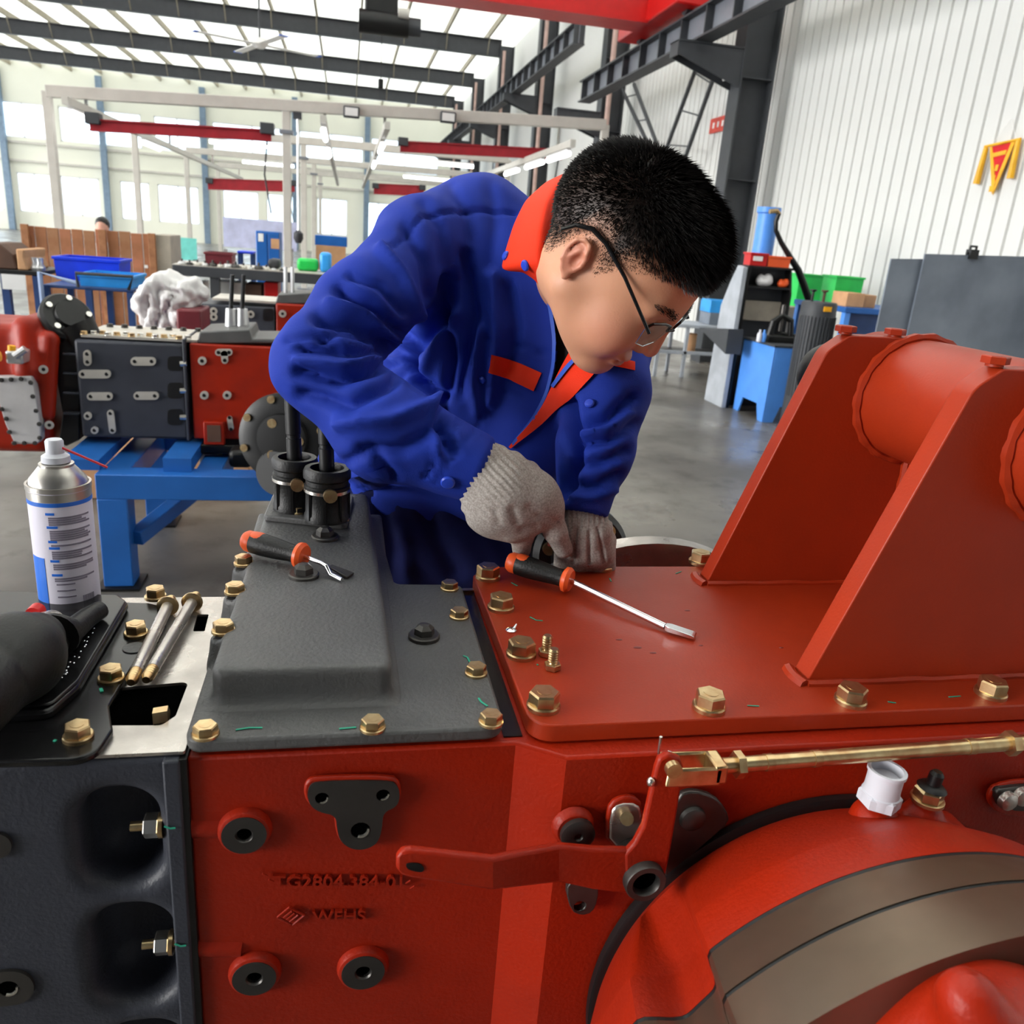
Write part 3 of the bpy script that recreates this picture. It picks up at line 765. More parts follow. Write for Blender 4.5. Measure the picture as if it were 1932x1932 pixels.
# --- black tray cover on the deck
t_out = rpoly([tuple(onz(*p, ZT)[:2]) for p in ((-40, 1425), (175, 1420), (212, 1365), (205, 1320), (240, 1262), (285, 1190), (312, 1165), (310, 1135), (280, 1128), (-60, 1118))], [.0, .02, .01, .012, .01, .006, .008, .008, .004, 0])
tray = obj('tray_cover', MB().prism(t_out, 1.0375, 1.0445), M['tray'], TR, bevel=.002)
t_in = rpoly([tuple(onz(*p, ZT)[:2]) for p in ((-60, 1358), (95, 1350), (150, 1300), (242, 1142), (225, 1130), (-60, 1120))], [0, .012, .02, .006, .004, 0])
obj('tray_rim', MB().prism(t_in, 1.0445, 1.054), M['tray'], TR, bevel=.003)
t_in2 = [tuple(np.mean(t_in, 0) + (V(*p) - np.mean(t_in, 0)) * .955) for p in t_in]
obj('tray_top', MB().prism(t_in2, 1.054, 1.0575), M['tray'], TR, bevel=.002)
for (x, y) in ((148, 1392), (210, 1282), (257, 1197), (294, 1128)):
    bolt(TR, onz(x, y, 1.0445), r=.0105, h=.0125, turn=.3)
obj('cast_pillar', MB().cyl(onz(255, 1235, 1.0375), onz(255, 1235, 1.0375) + V(0, 0, .008), .011), M['greycover'], TR)
for pts in (((102, 1398), (106, 1399)), ((190, 1300), (192, 1306))): mark(TR, pts, 1.0447, .0016)
for k in range(18):
    t_ = k / 17; x = 118 + 62 * t_ + random.uniform(-5, 5); y = 1282 - 98 * t_ + random.uniform(-5, 5)
    obj('droplet', MB().ell(onz(x, y, 1.0577), (.0012, .0012, .0007), n=8, m=5), M['chrome'], tray)

# --- grey shift cover
fl = rpoly([(-.124, .597), (.139, .597), (.140, .902), (.06, .905), (.045, 1.15), (-.115, 1.15), (-.123, .88)], [.014, .018, .012, .01, .01, .01, .01])
cov = obj('cover_flange', MB().prism(fl, 1.0378, 1.0505), M['greycover'], TR, bevel=.003)
def fn(P):
    q = P - V(-.033, .90, 1.06)
    # long raised box, narrowing slightly to the back
    w = .077 - .010 * np.clip((P[..., 1] - .645) / .5, 0, 1)
    qx = np.abs(q[..., 0]) - (w - .012); qy = np.abs(P[..., 1] - .897) - (.252 - .012); qz = np.abs(P[..., 2] - 1.06) - (.026 - .006)
    e = np.hypot(np.maximum(qx, 0), np.maximum(qy, 0)) + np.minimum(np.maximum(qx, qy), 0) - .012
    d = np.hypot(np.maximum(e + .006, 0), np.maximum(qz, 0)) + np.minimum(np.maximum(e + .006, qz), 0) - .006
    d = smin(d, s_box(P, (-.033, .897, 1.047), (.088, .262, .004), .004), .012)
    for x, y in EARS:
        d = smin(d, s_cone(P, (x, y, 1.04), (x, y, 1.0705), .0165, .0125), .01)
        d = smin(d, s_box(P, (x + .02, y, 1.055), (.02, .011, .015), .004), .008)
        d = smax(d, -s_cone(P, (x, y, 1.0815), (x, y, 1.10), .0105, .0105), .002)
    for x, y, h in LUMPS: d = smin(d, s_cone(P, (x, y, 1.060), (x, y, 1.070), .020, .0172), .006)
    return d
EARS = [tuple(onz(x, y, 1.078)[:2]) for x, y in ((422, 1196), (444, 1122), (460, 1068))]
LUMPS = [tuple(onz(573, 1092, 1.087)[:2]) + (.001,), tuple(onz(613, 1018, 1.087)[:2]) + (.0,)]
v, f = nets(fn, (-.155, .62, 1.040), (.075, 1.165, 1.10), .0028)
sobj('raised_cover', relax(v, f, 2), f, M['greycover'], TR)
for (x, y), zz in zip(EARS, (1.0815,) * 3): bolt(TR, (x, y, zz - .001), r=.0098, h=.010, turn=.4)
for x, y in ((388, 1380), (703, 1368), (926, 1357), (898, 1265), (866, 1158), (848, 1105)):
    bolt(TR, onz(x, y + 6, 1.0505), r=.0098, h=.0095)
bolt(TR, onz(688, 1060, 1.0505) + V(0, 0, .012), r=.0098, h=.009)
obj('ear_boss', MB().cyl(onz(688, 1060, 1.0505), onz(688, 1060, 1.0505) + V(0, 0, .012), .014), M['greycover'], TR)
for x, y, z_ in ((800, 1203, 1.0505), (573, 1088, 1.086), (613, 1016, 1.086)):
    c = onz(x, y, z_)
    bolt(TR, c, r=.0115, h=.016, wr=.0165, m='iron', dome=True, name='plug')
for pts in (((445, 1378), (470, 1374), (495, 1374)), ((640, 1376), (672, 1373)), ((903, 1318), (908, 1325), (920, 1333)), ((932, 1339), (937, 1346)), ((874, 1238), (882, 1241), (886, 1250)), ((452, 1136), (455, 1142), (448, 1149))):
    mark(TR, pts, 1.0507, .0011)

# --- shift tower: two rubber boots with rods
bp_ = V(-.043, 1.06, 1.086)
tw = obj('tower_base', MB().prism(rpoly([tuple(onz(x, y, 1.09)[:2]) for x, y in ((497, 978), (655, 995), (668, 940), (520, 925))], .008), 1.086, 1.094), M['greycover'], TR, bevel=.002)
for (x, yb, yt, xr, top) in ((557, 958, 862, 551, 690), (617, 978, 882, 611, 760)):
    d_ = 1.075 if x < 600 else 1.05
    a = onz(x, yb, 1.094); a[2] = 1.094
    top_z = ony(x, yt, a[1])[2]
    H = top_z - a[2]
    bt = obj('gear_boot', MB().lathe([(.0285, 0), (.0285, H * .1), (.027, H * .14), (.0265, H * .55), (.0285, H * .6), (.0285, H * .68), (.0265, H * .70), (.0265, H * .78), (.0295, H * .82), (.0295, H * .94), (.0275, H), (.021, H), (.0195, H * .9), (.0195, H * .8)], a, (0, 0, 1), 28), M['rubber'], TR)
    obj('hose_clip', MB().ring([(.0272, H * .56), (.0288, H * .56), (.0288, H * .62), (.0272, H * .62)], a, (0, 0, 1), 28), M['zinc'], bt)
    obj('clip_screw', MB().cyl(a + V(.004, -.0275, H * .59), a + V(.005, -.034, H * .59), .0085, n=14), M['brass'], bt)
    for q in range(5):
        an = -2.4 + q * .75; obj('rib', MB().box(a + V(.0275 * math.cos(an), .0275 * math.sin(an), H * .3), (.003, .003, H * .5)), M['rubber'], bt)
    e = a + V(0, 0, H * .85); tp_ = V(a[0] + (xr - x) / FPX * 1.05, a[1] + .003, 1.262)
    rod = obj('shift_rod', MB().lathe([(.0095, 0), (.0095, .035), (.0085, .036), (.0085, .04), (.0095, .041), (.0095, np.linalg.norm(tp_ - e))], e, tp_ - e, 18), M['black'], TR)
for x, y in ((532, 952), (562, 962), (648, 975)):
    bolt(TR, onz(x, y + 6, 1.094), r=.0072, h=.009); 
# channel between grey cover and red plate
obj('oily_channel', MB().bb((.1405, .61, 1.0312), (.1575, .93, 1.0325)), M['tray'], TR, smooth=0)
obj('copper_gasket', MB().bb((.141, .915, 1.0312), (.158, .922, 1.036)), M['brass'], TR, smooth=0)

# --- red lift bracket: base plate, gussets, cross tube
br_o = rpoly([(.162, .597), (.98, .597), (.98, .957), (.474, .957), (.19, .957), (.158, .93)], [.022, 0, 0, 0, .006, .006])
BK = obj('lift_bracket_plate', MB().prism(br_o, 1.0325, ZT), M['redsmooth'], TR, bevel=.0015)
tc_ = (.690, 1.298); TRd = .0735
gs = [(.455, ZT), (.562, 1.352), (.588, 1.371), (.70, 1.3725)]
gs += [(tc_[0] + .0785 * math.cos(a), tc_[1] + .0785 * math.sin(a)) for a in np.linspace(1.35, -.4, 9)]
gs += [(.93, ZT)]
gs = rpoly(gs, [0, .03, .012] + [0] * (len(gs) - 3))
for y0, y1 in ((.651, .677), (.897, .921)):
    g = obj('gusset', MB().prism(gs, y0, y1, ax=(1, 0, 0), ay=(0, 0, 1), az=(0, 1, 0)), M['redsmooth'], BK, bevel=.0015)
    wl = [(.455 + k * .024, y0 - .002 - .001 * math.sin(k * 2.3), ZT + .001) for k in range(18)]
    obj('weld_bead', MB().tube(wl, [.0045 + .0006 * math.sin(k * 1.7) for k in range(18)], 7), M['redsmooth'], BK)
    wl = [(.452 - .003 * abs(math.sin(t)), y0 - .004 + (y1 - y0 + .008) * t / PI, ZT + .0) for t in np.linspace(0, PI, 7)]
    obj('weld_bead', MB().tube(wl, .0065, 8), M['redsmooth'], BK)
obj('cross_tube', MB().cyl((tc_[0], .60, tc_[1]), (tc_[0], .98, tc_[1]), TRd, n=56), M['redsmooth'], BK)
for y in (.649, .895):
    obj('tube_weld', MB().tube([(tc_[0] + (TRd + .002) * math.cos(a), y, tc_[1] + (TRd + .002) * math.sin(a)) for a in np.linspace(0, 2 * PI, 61)], [.006 + .0012 * math.sin(i * 1.9) for i in range(61)], 7, cap=False), M['redsmooth'], BK)
obj('web_plate', MB().bb((.700, .677, ZT), (.722, .897, 1.235)), M['redsmooth'], BK, smooth=0)
obj('web_weld', MB().tube([(.70, .893, 1.225 - .012 * k) for k in range(13)], [.005 + .001 * (k % 2) for k in range(13)], 7), M['redsmooth'], BK)
for x, y in ((.588, .909), (.655, .909), (.588, .664), (.655, .664)):
    bolt(BK, (x, y, 1.3715), r=.0125, h=.010, wr=.008, m='redsmooth', name='plug', turn=0)
for x, y in ((920, 1090), (945, 1148), (983, 1236), (1025, 1334), (1337, 1336), (1604, 1324), (1868, 1310), (1135, 1072), (1320, 1062)):
    bolt(BK, onz(x, y, ZT) + V(0, 0, 0), r=.0142, h=.0165, wr=.0155)
for pts in (((965, 1100), (976, 1106)), ((1000, 1165), (1012, 1171), (1024, 1172)), ((1410, 1332), (1432, 1333)), ((1675, 1325), (1690, 1327)), ((1790, 1316), (1812, 1314)), ((1275, 1083), (1285, 1079)), ((1013, 1254), (1015, 1256)), ((1150, 1092), (1153, 1098))):
    mark(BK, pts, ZT, .0009)
M['scuff'] = mat('dark_red_scuff', (110, 28, 22), .4)
for x, y, s in ((1168, 1207, .004), (1203, 1222, .005), (1232, 1232, .004), (1322, 1218, .003), (1474, 1222, .003), (1297, 1152, .004)):
    obj('paint_chip', MB().ell(onz(x, y, ZT), (s, s * .5, .0008), n=10, m=5), M['scuff'], BK)

# --- axle trumpet bolted to the front face
AC = V(.46, YR, .753)
def rth(th, R, y):
    n = 0
    for c, w in ((2.47, .115), (0, 0)):
        if w: n += .036 * math.exp(-((th - c) / w) ** 6)
    return R - (n if y < .50 else 0)
TH = np.linspace(math.radians(60 - 180), math.radians(300 - 60), 121)
TH = np.linspace(0, 2 * PI, 361)[:-1]
def drum(name, st, m, parent):
    rings = [[(AC[0] + rth(t, R, y) * math.cos(t), y, AC[2] + rth(t, R, y) * math.sin(t)) for t in TH] for y, R in st]
    return obj(name, MB().loft(rings), m, parent, smooth=30)
obj('axle_gasket', MB().lathe([(.2225, .0), (.2225, .007), (.219, .009)], AC + V(0, .0, 0), (0, -1, 0), 120), M['black'], TR)
AX = drum('axle_housing', [(.568, .212), (.56, .2185), (.555, .222), (.484, .2605), (.480, .2625), (.440, .2725)], M['red'], TR)
drum('joint_seam', [(.4398, .2722), (.4370, .2722)], M['black'], TR)
drum('brake_ring', [(.4368, .2725), (.392, .2895)], M['drumsteel'], TR)
drum('joint_seam', [(.3918, .2885), (.389, .2885)], M['black'], TR)
drum('brake_ring', [(.3888, .2895), (.335, .304)], M['drumsteel'], TR)
drum('end_plate', [(.334, .20), (.30, .19)], M['red'], TR)
# near casting on the drum end
def fn(P):
    a, b, c = ony(1690, 2060, .32), ony(1890, 1965, .31), ony(2040, 2000, .30)
    d = s_cone(P, a, b, .035, .035); d = smin(d, s_cone(P, b, c, .038, .05), .03)
    d = smin(d, s_cone(P, ony(1825, 1885, .30), ony(1900, 2000, .28), .018, .02), .03)
    d = smin(d, s_cone(P, ony(1800, 1990, .32), (.42, .30, .80), .045, .07), .04)
    return d
v, f = nets(fn, (.2, .18, .74), (.6, .40, 1.14), .006)
sobj('hub_casting', relax(v, f, 2), f, M['red'], TR)
# breather boss with white cap and brass bolt
B0, B1 = ony(1648, 1548, .53), ony(1742, 1535, .53)
def fn(P):
    return smin(smin(s_cone(P, B0 + V(0, 0, -.05), B0, .026, .021), s_cone(P, B1 + V(0, 0, -.05), B1 - V(0, 0, .002), .022, .017), .02), s_box(P, (B0 + B1) / 2 + V(.02, 0, -.03), (.05, .02, .022), .01), .02)
v, f = nets(fn, B0 + V(-.045, -.04, -.06), B1 + V(.06, .04, .035), .003)
sobj('breather_boss', relax(v, f, 1), f, M['red'], TR)
cap = obj('breather_cap', MB().lathe([(.0165, 0), (.0165, .010), (.0155, .011), (.0150, .016), (.0150, .030), (.0165, .031), (.0165, .034), (.0135, .034), (.0125, .026), (.001, .026)], B0 + V(0, 0, .02), (.03, 0, 1), 6 and 24), M['plastic_white'], TR)
obj('hex_collar', MB().lathe([(.0185, 0), (.0185, .009), (.0165, .011)], B0 + V(0, 0, .0195), (.03, 0, 1), 6), M['plastic_white'], cap)
bl = obj('union_bolt', MB().lathe([(.0145, 0), (.0145, .003), (.012, .004)], B1 + V(0, 0, .014), (0, 0, 1), 24).lathe([(.013, .004), (.013, .012), (.011, .014)], B1 + V(0, 0, .014), (0, 0, 1), 6), M['brass'], TR)
obj('bolt_tip', MB().lathe([(.013, .014), (.010, .017), (.0062, .018), (.0062, .028), (.004, .031)], B1 + V(0, 0, .014), (.1, 0, 1), 16), M['black'], bl)
# bell-crank lever and yellow tie rod
YL = .538
arm = MB()
strip(arm, [(1200, 1606, 1690, YL), (1120, 1604, 1680, YL), (1055, 1598, 1666, YL), (930, 1622, 1681, YL - .022), (775, 1605, 1657, YL - .022), (758, 1608, 1652, YL - .022), (748, 1620, 1640, YL - .022)], .008)
lev = obj('bell_crank', arm, M['red'], TR, bevel=.0025, smooth=8)
up = [(1178, 1612), (1196, 1592), (1213, 1560), (1237, 1450), (1243, 1432), (1262, 1422), (1283, 1430), (1290, 1448), (1283, 1500), (1266, 1600), (1256, 1650), (1240, 1690), (1213, 1698), (1180, 1685)]
obj('upper_arm', MB().prism([pf(*q, YL) for q in up], YL - .001, YL + .007, ax=fx, ay=fz, az=(0, 1, 0)), M['red'], lev, bevel=.0025)
hc = ony(1213, 1655, YL)
obj('hub', MB().ring([(.0185, -.03), (.0185, .007), (.0175, .009), (.0125, .009), (.011, .006), (.011, -.03)], hc, (0, -1, 0), 32), M['iron'], lev)
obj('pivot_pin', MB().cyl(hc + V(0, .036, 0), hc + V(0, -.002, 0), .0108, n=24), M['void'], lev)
obj('slot', MB().prism([pf(*q, YL - .0225) for q in chaikin(((767, 1628), (790, 1628), (801, 1636), (798, 1646), (775, 1642), (766, 1636)))], -.0005, .001, (0, YL - .0225, 0), fx, fz, (0, 1, 0)), M['black'], lev)
def rodp(t): return ony(1255 + 680 * t, 1450 - 46 * t, YL - .008)
cl = MB()
for dy in (-.010, .012): cl.beam(ony(1250, 1453, YL - .003) + V(0, dy, 0), ony(1352, 1450, YL - .003) + V(0, dy, 0), .004, .0175, up=(0, 0, 1))
cl.beam(ony(1338, 1448, YL - .003), ony(1362, 1446, YL - .003), .024, .0175)
clev = obj('clevis', cl, M['brass'], TR, bevel=.002)
obj('clevis_pin', MB().cyl(ony(1273, 1456, YL - .017), ony(1273, 1456, YL - .017) + V(0, .006, 0), .0068, n=18), M['brass'], clev)
obj('split_pin', MB().tube([ony(1245, 1430, YL + .01), ony(1243, 1418, YL + .008), ony(1247, 1390, YL + .006)], .0013, 6), M['zinc'], clev)
obj('split_pin', MB().tube([ony(1258, 1428, YL + .01), ony(1262, 1418, YL + .008), ony(1267, 1421, YL + .006)], .0012, 6), M['zinc'], clev)
obj('tie_rod', MB().tube([ony(1360, 1445, YL), ony(1960, 1398, YL)], .0068, 16), M['brass'], TR)
for x in (1386, 1443, 1532, 1823, 1900):
    y = 1445 - (x - 1360) * .0783; c = ony(x, y, YL); e = ony(x + 14, y - 1.1, YL)
    big = x in (1386, 1900)
    obj('lock_nut', MB().cyl(c, e, .0115 if big else .0074, n=6 if big else 18), M['brass'], TR)
for (x, y) in ((1228, 1475),): obj('grease_nipple', MB().ell(ony(x, y, YL), (.0035, .0035, .0045)), M['zinc'], TR)
# small castings around the lever
def lug(pts, Y, th, m, holes=(), nm='lug', parent=TR, bev=.002):
    pts = chaikin(pts, 1)
    return obj(nm, MB().prism([pf(*q, Y) for q in pts], Y, Y + th, ax=fx, ay=fz, az=(0, 1, 0), holes=[circ(*pf(x, y, Y), r, 14) for x, y, r in holes]), m, parent, bevel=bev)
c = ony(1086, 1565, YR - .004)
obj('plug_rim', MB().lathe([(.0195, 0), (.0175, .006), (.0155, .008)], c + V(-.002, .004, .002), (0, -1, 0), 24), M['red'], TR)
o = obj('sight_plug', MB().lathe([(.0155, 0), (.0155, .009), (.012, .011), (.004, .0105), (.003, .0085)], c, (0, -1, 0), 24), M['iron'], TR)
lug([(1068, 1680), (1080, 1660), (1130, 1665), (1128, 1700), (1118, 1722), (1098, 1728), (1078, 1720)], YR - .008, .008, M['iron'], [(1094, 1710, .0055)], 'lower_lug')
lug([(1143, 1600), (1145, 1530), (1162, 1508), (1195, 1502), (1215, 1520), (1215, 1605)], YR - .006, .006, M['red'], nm='switch_rim')
lug([(1150, 1600), (1152, 1535), (1168, 1518), (1205, 1518), (1212, 1540), (1212, 1602)], YR - .008, .004, M['machined'], nm='switch_plate')
obj('switch_stud', MB().cyl(ony(1183, 1545, YR - .008), ony(1183, 1545, YR - .020), .006, n=12), M['brass'], TR)
lug([(1250, 1680), (1262, 1560), (1280, 1500), (1310, 1492), (1350, 1504), (1372, 1530), (1378, 1552), (1340, 1585), (1290, 1630)], YR - .007, .007, M['iron'], nm='pivot_bracket')
obj('bracket_rivet', MB().lathe([(.0125, 0), (.0115, .004), (.007, .007), (.001, .008)], ony(1306, 1543, YR - .007), (0, -1, 0), 24), M['iron'], TR)
lug([(1866, 1500), (1880, 1482), (1932, 1472), (1990, 1475), (1990, 1540), (1932, 1545), (1885, 1537), (1868, 1520)], YR - .006, .006, M['red'], nm='valve_rim')
lug([(1878, 1500), (1890, 1488), (1990, 1484), (1990, 1535), (1890, 1530)], YR - .012, .008, M['iron'], nm='valve_block')
for x, y in ((1898, 1508), (1925, 1500)): obj('valve_screw', MB().lathe([(.010, 0), (.009, .006), (.005, .008)], ony(x, y, YR - .012), (0, -1, 0), 12), M['machined'], TR)
# far side axle flange, seen over the back edge of the plate
FC = V(.43, 1.06, .80)
obj('far_axle_flange', MB().lathe([(.262, 0), (.262, .03), (.252, .034)], FC + V(0, -.05, 0), (0, 1, 0), 72), M['machined'], TR)
DC = ony(1098, 1048, 1.13)
fb = obj('far_brake_drum', MB().lathe([(.068, 0), (.076, .010), (.076, .04)], DC, (0, 1, 0), 48).cyl(DC + V(0, -.08, 0), DC + V(0, .0, 0), .05), M['black'], TR)
obj('far_axle_tube', MB().cyl(FC + V(0, -.12, 0), FC + V(0, .06, 0), .20, n=48), M['red'], TR)
for k in range(6):
    a = .82 + k * PI / 3; q_ = DC + V(math.cos(a), 0, math.sin(a)) * .055
    obj('drum_bolt', MB().cyl(q_ + V(0, -.006, 0), q_ + V(0, .006, 0), .0105, n=18), M['brass'], fb)
# stand under the machine
SD = thing('work_stand', (.2, .76, 0), 'blue square-tube work stand carrying the transmission the worker leans over', 'stand')
for x in (-.35, .85):
    for y in (.63, .88): obj('leg', MB().bb((x - .03, y - .03, 0), (x + .03, y + .03, .40)), M['blue_paint'], SD, bevel=.003)
for y in (.63, .88): obj('rail', MB().bb((-.40, y - .03, .40), (.90, y + .03, .46)), M['blue_paint'], SD, bevel=.003)
for x in (-.35, .85): obj('cross_rail', MB().bb((x - .03, .66, .402), (x + .03, .85, .458)), M['blue_paint'], SD, bevel=.003)
# ================================================================== THE WORKER
from mathutils.bvhtree import BVHTree
def cw(v): return MW @ V(v)
hf, hu = unit(V(.60, .78, -.05)), V(.66, -.50, -.56)
hu = unit(hu - hf * hu.dot(hf)); hr = np.cross(hf, hu)
HF, HU, HR = cw(hf), cw(hu), cw(hr)
HS = 1.008
HO = at(1155, 493, .968)
def hl(a, b, c): return HO + (HF * a + HU * b + HR * c) * HS
def tolocal(P): q = (P - HO) / HS; return q @ HF, q @ HU, q @ HR
RH = np.c_[HF, HU, HR]
NB = at(1092, 525, 1.12)
WK = thing('person', (at(800, 950, 1.33)[0], 1.33, 0), 'man in a royal blue work suit with red collar bending over the machine', 'person')

def head_fn(P):
    q = (P - HO) / HS; L = np.stack([q @ HF, q @ HU, q @ HR], -1); A = L.copy(); A[..., 2] = np.abs(A[..., 2])
    d = s_ell(L, (-.010, .040, 0), (.098, .083, .078))
    d = smin(d, s_ell(L, (.034, .040, 0), (.060, .058, .066)), .03)
    d = smin(d, s_ell(L, (.036, -.020, 0), (.060, .074, .064)), .03)
    d = smin(d, s_cone(A, (-.005, -.040, .050), (.060, -.086, .014), .024, .021), .03)
    d = smin(d, s_ell(A, (.060, -.036, .036), (.032, .034, .029)), .02)
    d = smin(d, s_ell(L, (.072, -.088, 0), (.020, .017, .021)), .02)
    d = smin(d, s_cone(A, (.087, .020, 0), (.078, .020, .040), .012, .012), .016)
    d = smax(d, -s_ell(A, (.103, .003, .032), (.016, .011, .019)), .010)
    d = smin(d, s_ell(A, (.0795, .003, .032), (.0125, .0115, .015)), .004)
    d = smin(d, s_cone(L, (.094, .012, 0), (.1065, -.029, 0), .008, .0108), .010)
    d = smin(d, s_ell(A, (.097, -.033, .013), (.010, .008, .0085)), .006)
    d = smin(d, s_ell(L, (.0895, -.060, 0), (.012, .0060, .023)), .006)
    d = smin(d, s_ell(L, (.0870, -.070, 0), (.012, .0065, .020)), .005)
    d = smax(d, -s_ell(L, (.1025, -.065, 0), (.012, .0012, .024)), .003)
    # ears
    A0 = A; EC = V(-.012, -.004, .079); A = EC + (A - EC) / .70
    e = s_ell(A, (-.014, -.002, .080), (.019, .033, .008), None)
    e = smax(e, -s_ell(A, (-.008, -.003, .089), (.009, .017, .010)), .004)
    pts = [(-.002, .014, .086), (-.008, .028, .087), (-.020, .030, .088), (-.031, .019, .089), (-.033, .002, .089), (-.028, -.016, .088), (-.018, -.028, .086), (-.008, -.033, .083)]
    for a, b in zip(pts[:-1], pts[1:]): e = smin(e, s_cone(A, a, b, .0038, .0038), .003)
    e = smin(e, s_cone(A, (-.016, .012, .086), (-.022, -.010, .087), .0035, .003), .004)
    e = smin(e, s_ell(A, (.002, -.004, .080), (.004, .006, .005)), .004)
    e = smin(e, s_ell(A, (-.006, -.033, .081), (.007, .009, .0055)), .004)
    A = A0; d = smin(d, e * .70, .005)
    d = d * HS
    d = smin(d, s_cone(P, hl(-.022, -.040, 0), NB, .050, .046), .025)
    d = smin(d, s_cone(P, NB, at(1075, 640, 1.22), .055, .07), .04)
    d = smin(d, s_cone(P, at(900, 480, 1.25), at(1120, 650, 1.22), .035, .035), .04)
    return d
v, f = nets(head_fn, HO + V(-.30, -.20, -.24), HO + V(.20, .32, .19), .0026)
v = relax(v, f, 1, .4)
Nn = vnormals(v, f)
la, lb, lc = tolocal(v); lca = np.abs(lc)
def hairline(a): return np.interp(a, [-.13, -.085, -.05, -.03, -.004, .012, .03, .055, .075, .12], [-.045, -.050, -.040, .016, .022, -.004, .028, .044, .054, .058])
hl_m = np.clip((lb - hairline(la)) / .042, 0, 1) * (lca < .0835)
near = np.clip(1 - np.clip(np.linalg.norm(np.c_[la, lb, lc] - V(0, .04, 0), axis=1) - .135, 0, 1) / .01, 0, 1)
hl_m *= near
tone = np.tile(V(*lin((206, 150, 118))[:3]), (len(v), 1))
def blend(mask, rgb):
    global tone
    m_ = np.clip(mask, 0, 1)[:, None]; tone = tone * (1 - m_) + V(*lin(rgb)[:3]) * m_
g = lambda c, s: np.exp(-(((np.c_[la, lb, lca] - V(c)) / V(s)) ** 2).sum(1))
blend(.5 * g((.065, -.035, .05), (.03, .03, .03)), (205, 128, 108))
blend(.6 * g((.114, -.032, 0), (.015, .012, .016)), (190, 100, 84))
blend(.75 * g((.099, -.065, 0), (.014, .009, .022)), (158, 76, 72))
blend(.55 * g((-.012, -.003, .085), (.02, .026, .010)), (214, 120, 104))
blend(.9 * g((.096, .002, .034), (.012, .0022, .014)), (40, 26, 22))
for a, b, c in ((.06, -.045, .06), (.045, -.06, .06), (.072, -.05, .052), (.03, -.03, .066), (.083, .035, .045)):
    blend(.8 * np.exp(-((np.c_[la, lb, lc] - V(a, b, c)) ** 2).sum(1) / .0016 ** 2), (120, 66, 50))
blend(hl_m * .95, (20, 16, 15))
M['skin'] = mat('skin', (206, 150, 118), .48, var=.05, bump=.12, bscale=500)
nt = M['skin'].node_tree; b_ = nt.nodes['Principled BSDF']; at_n = nt.nodes.new('ShaderNodeAttribute'); at_n.attribute_name = 'tone'
nt.links.new(at_n.outputs['Color'], b_.inputs['Base Color'])
b_.inputs['Subsurface Weight'].default_value = .12; b_.inputs['Subsurface Radius'].default_value = (.006, .002, .001)
body = sobj('body', v, f, M['skin'], WK)
ca = body.data.color_attributes.new('tone', 'FLOAT_COLOR', 'POINT')
ca.data.foreach_set('color', np.c_[tone, np.ones(len(v))].astype(np.float32).ravel())

# hair: short strands rooted in the scalp, long on top, faded at the sides
M['hair'] = mat('black_hair', (20, 17, 16), .42, var=.2, vscale=40)
sel = np.where((hl_m > .02) & (near > .5))[0]
wgt = np.ones(len(sel)); 
pick = np.r_[RNG.choice(sel, 22000), RNG.choice(sel[hl_m[sel] < .9], 5000)]
hv, hfc = [], []
crown = V(-.045, .115, .0)
for i in pick:
    a, b, c = la[i], lb[i], lc[i]; ln = np.clip((b - hairline(a)) / .085, 0, 1)
    top_ = np.clip((b - .045) / .05, 0, 1); Ltop = .0022 + .004 * ln + .026 * top_ * (.2 + .8 * np.clip((a + .05) / .09, 0, 1))
    away = unit(V(a, b, c) - crown); w = HF * away[0] + HU * away[1] + HR * away[2]
    dn = unit(Nn[i] * (.35 + .75 * ln) + w * (.75 - .15 * ln) + HF * .45 * ln * np.clip((a + .02) / .06, 0, 1) + RNG.normal(0, .16, 3))
    d2 = unit(dn + w * .35 + HF * .15)
    p0 = v[i] + RNG.normal(0, .0012, 3) - Nn[i] * .001
    p1 = p0 + dn * Ltop * .55; p2 = p1 + d2 * Ltop * .5 * RNG.uniform(.6, 1.1)
    sx = unit(np.cross(dn, V(.3, .5, .8))); sy = np.cross(sx, dn); r_ = .00020 + .00034 * min(1, ln * 2)
    k = len(hv)
    for t_, rr in ((p0, r_), (p1, r_ * .9)):
        for an in (0, 2.094, 4.189): hv.append(t_ + (sx * math.cos(an) + sy * math.sin(an)) * rr)
    hv.append(p2)
    for j in range(3):
        j2 = (j + 1) % 3; hfc += [(k + j, k + j2, k + 3 + j2, k + 3 + j), (k + 3 + j, k + 3 + j2, k + 6)]
mb = MB(); mb.v = hv; mb.f = hfc
obj('hair', mb, M['hair'], WK, clean=False, smooth=0, kind='stuff')
hd_bvh = BVHTree.FromPolygons([tuple(p) for p in v], [tuple(q) for q in f.tolist()])
for sgn in (1, -1):
    eb = MB()
    for k in range(150):
        t_ = RNG.random(); c = sgn * (.014 + .042 * t_); b = .020 + .007 * math.sin(t_ * 2.4) + RNG.normal(0, .0024)
        hit = hd_bvh.ray_cast(Vector(hl(.2, b, c)), Vector(-HF))[0]
        if hit is None: continue
        p = V(*hit) + HF * .0035
        o_ = unit(HR * sgn * .8 + HU * .35 + HF * .25 + RNG.normal(0, .12, 3)); eb.tube([p - HF * .004, p - HF * .0022 + o_ * .003, p - HF * .003 + o_ * .006], [.00035, .0003, .0001], 3, cap=False)
    obj('eyebrow', eb, M['hair'], WK, clean=False, smooth=0)

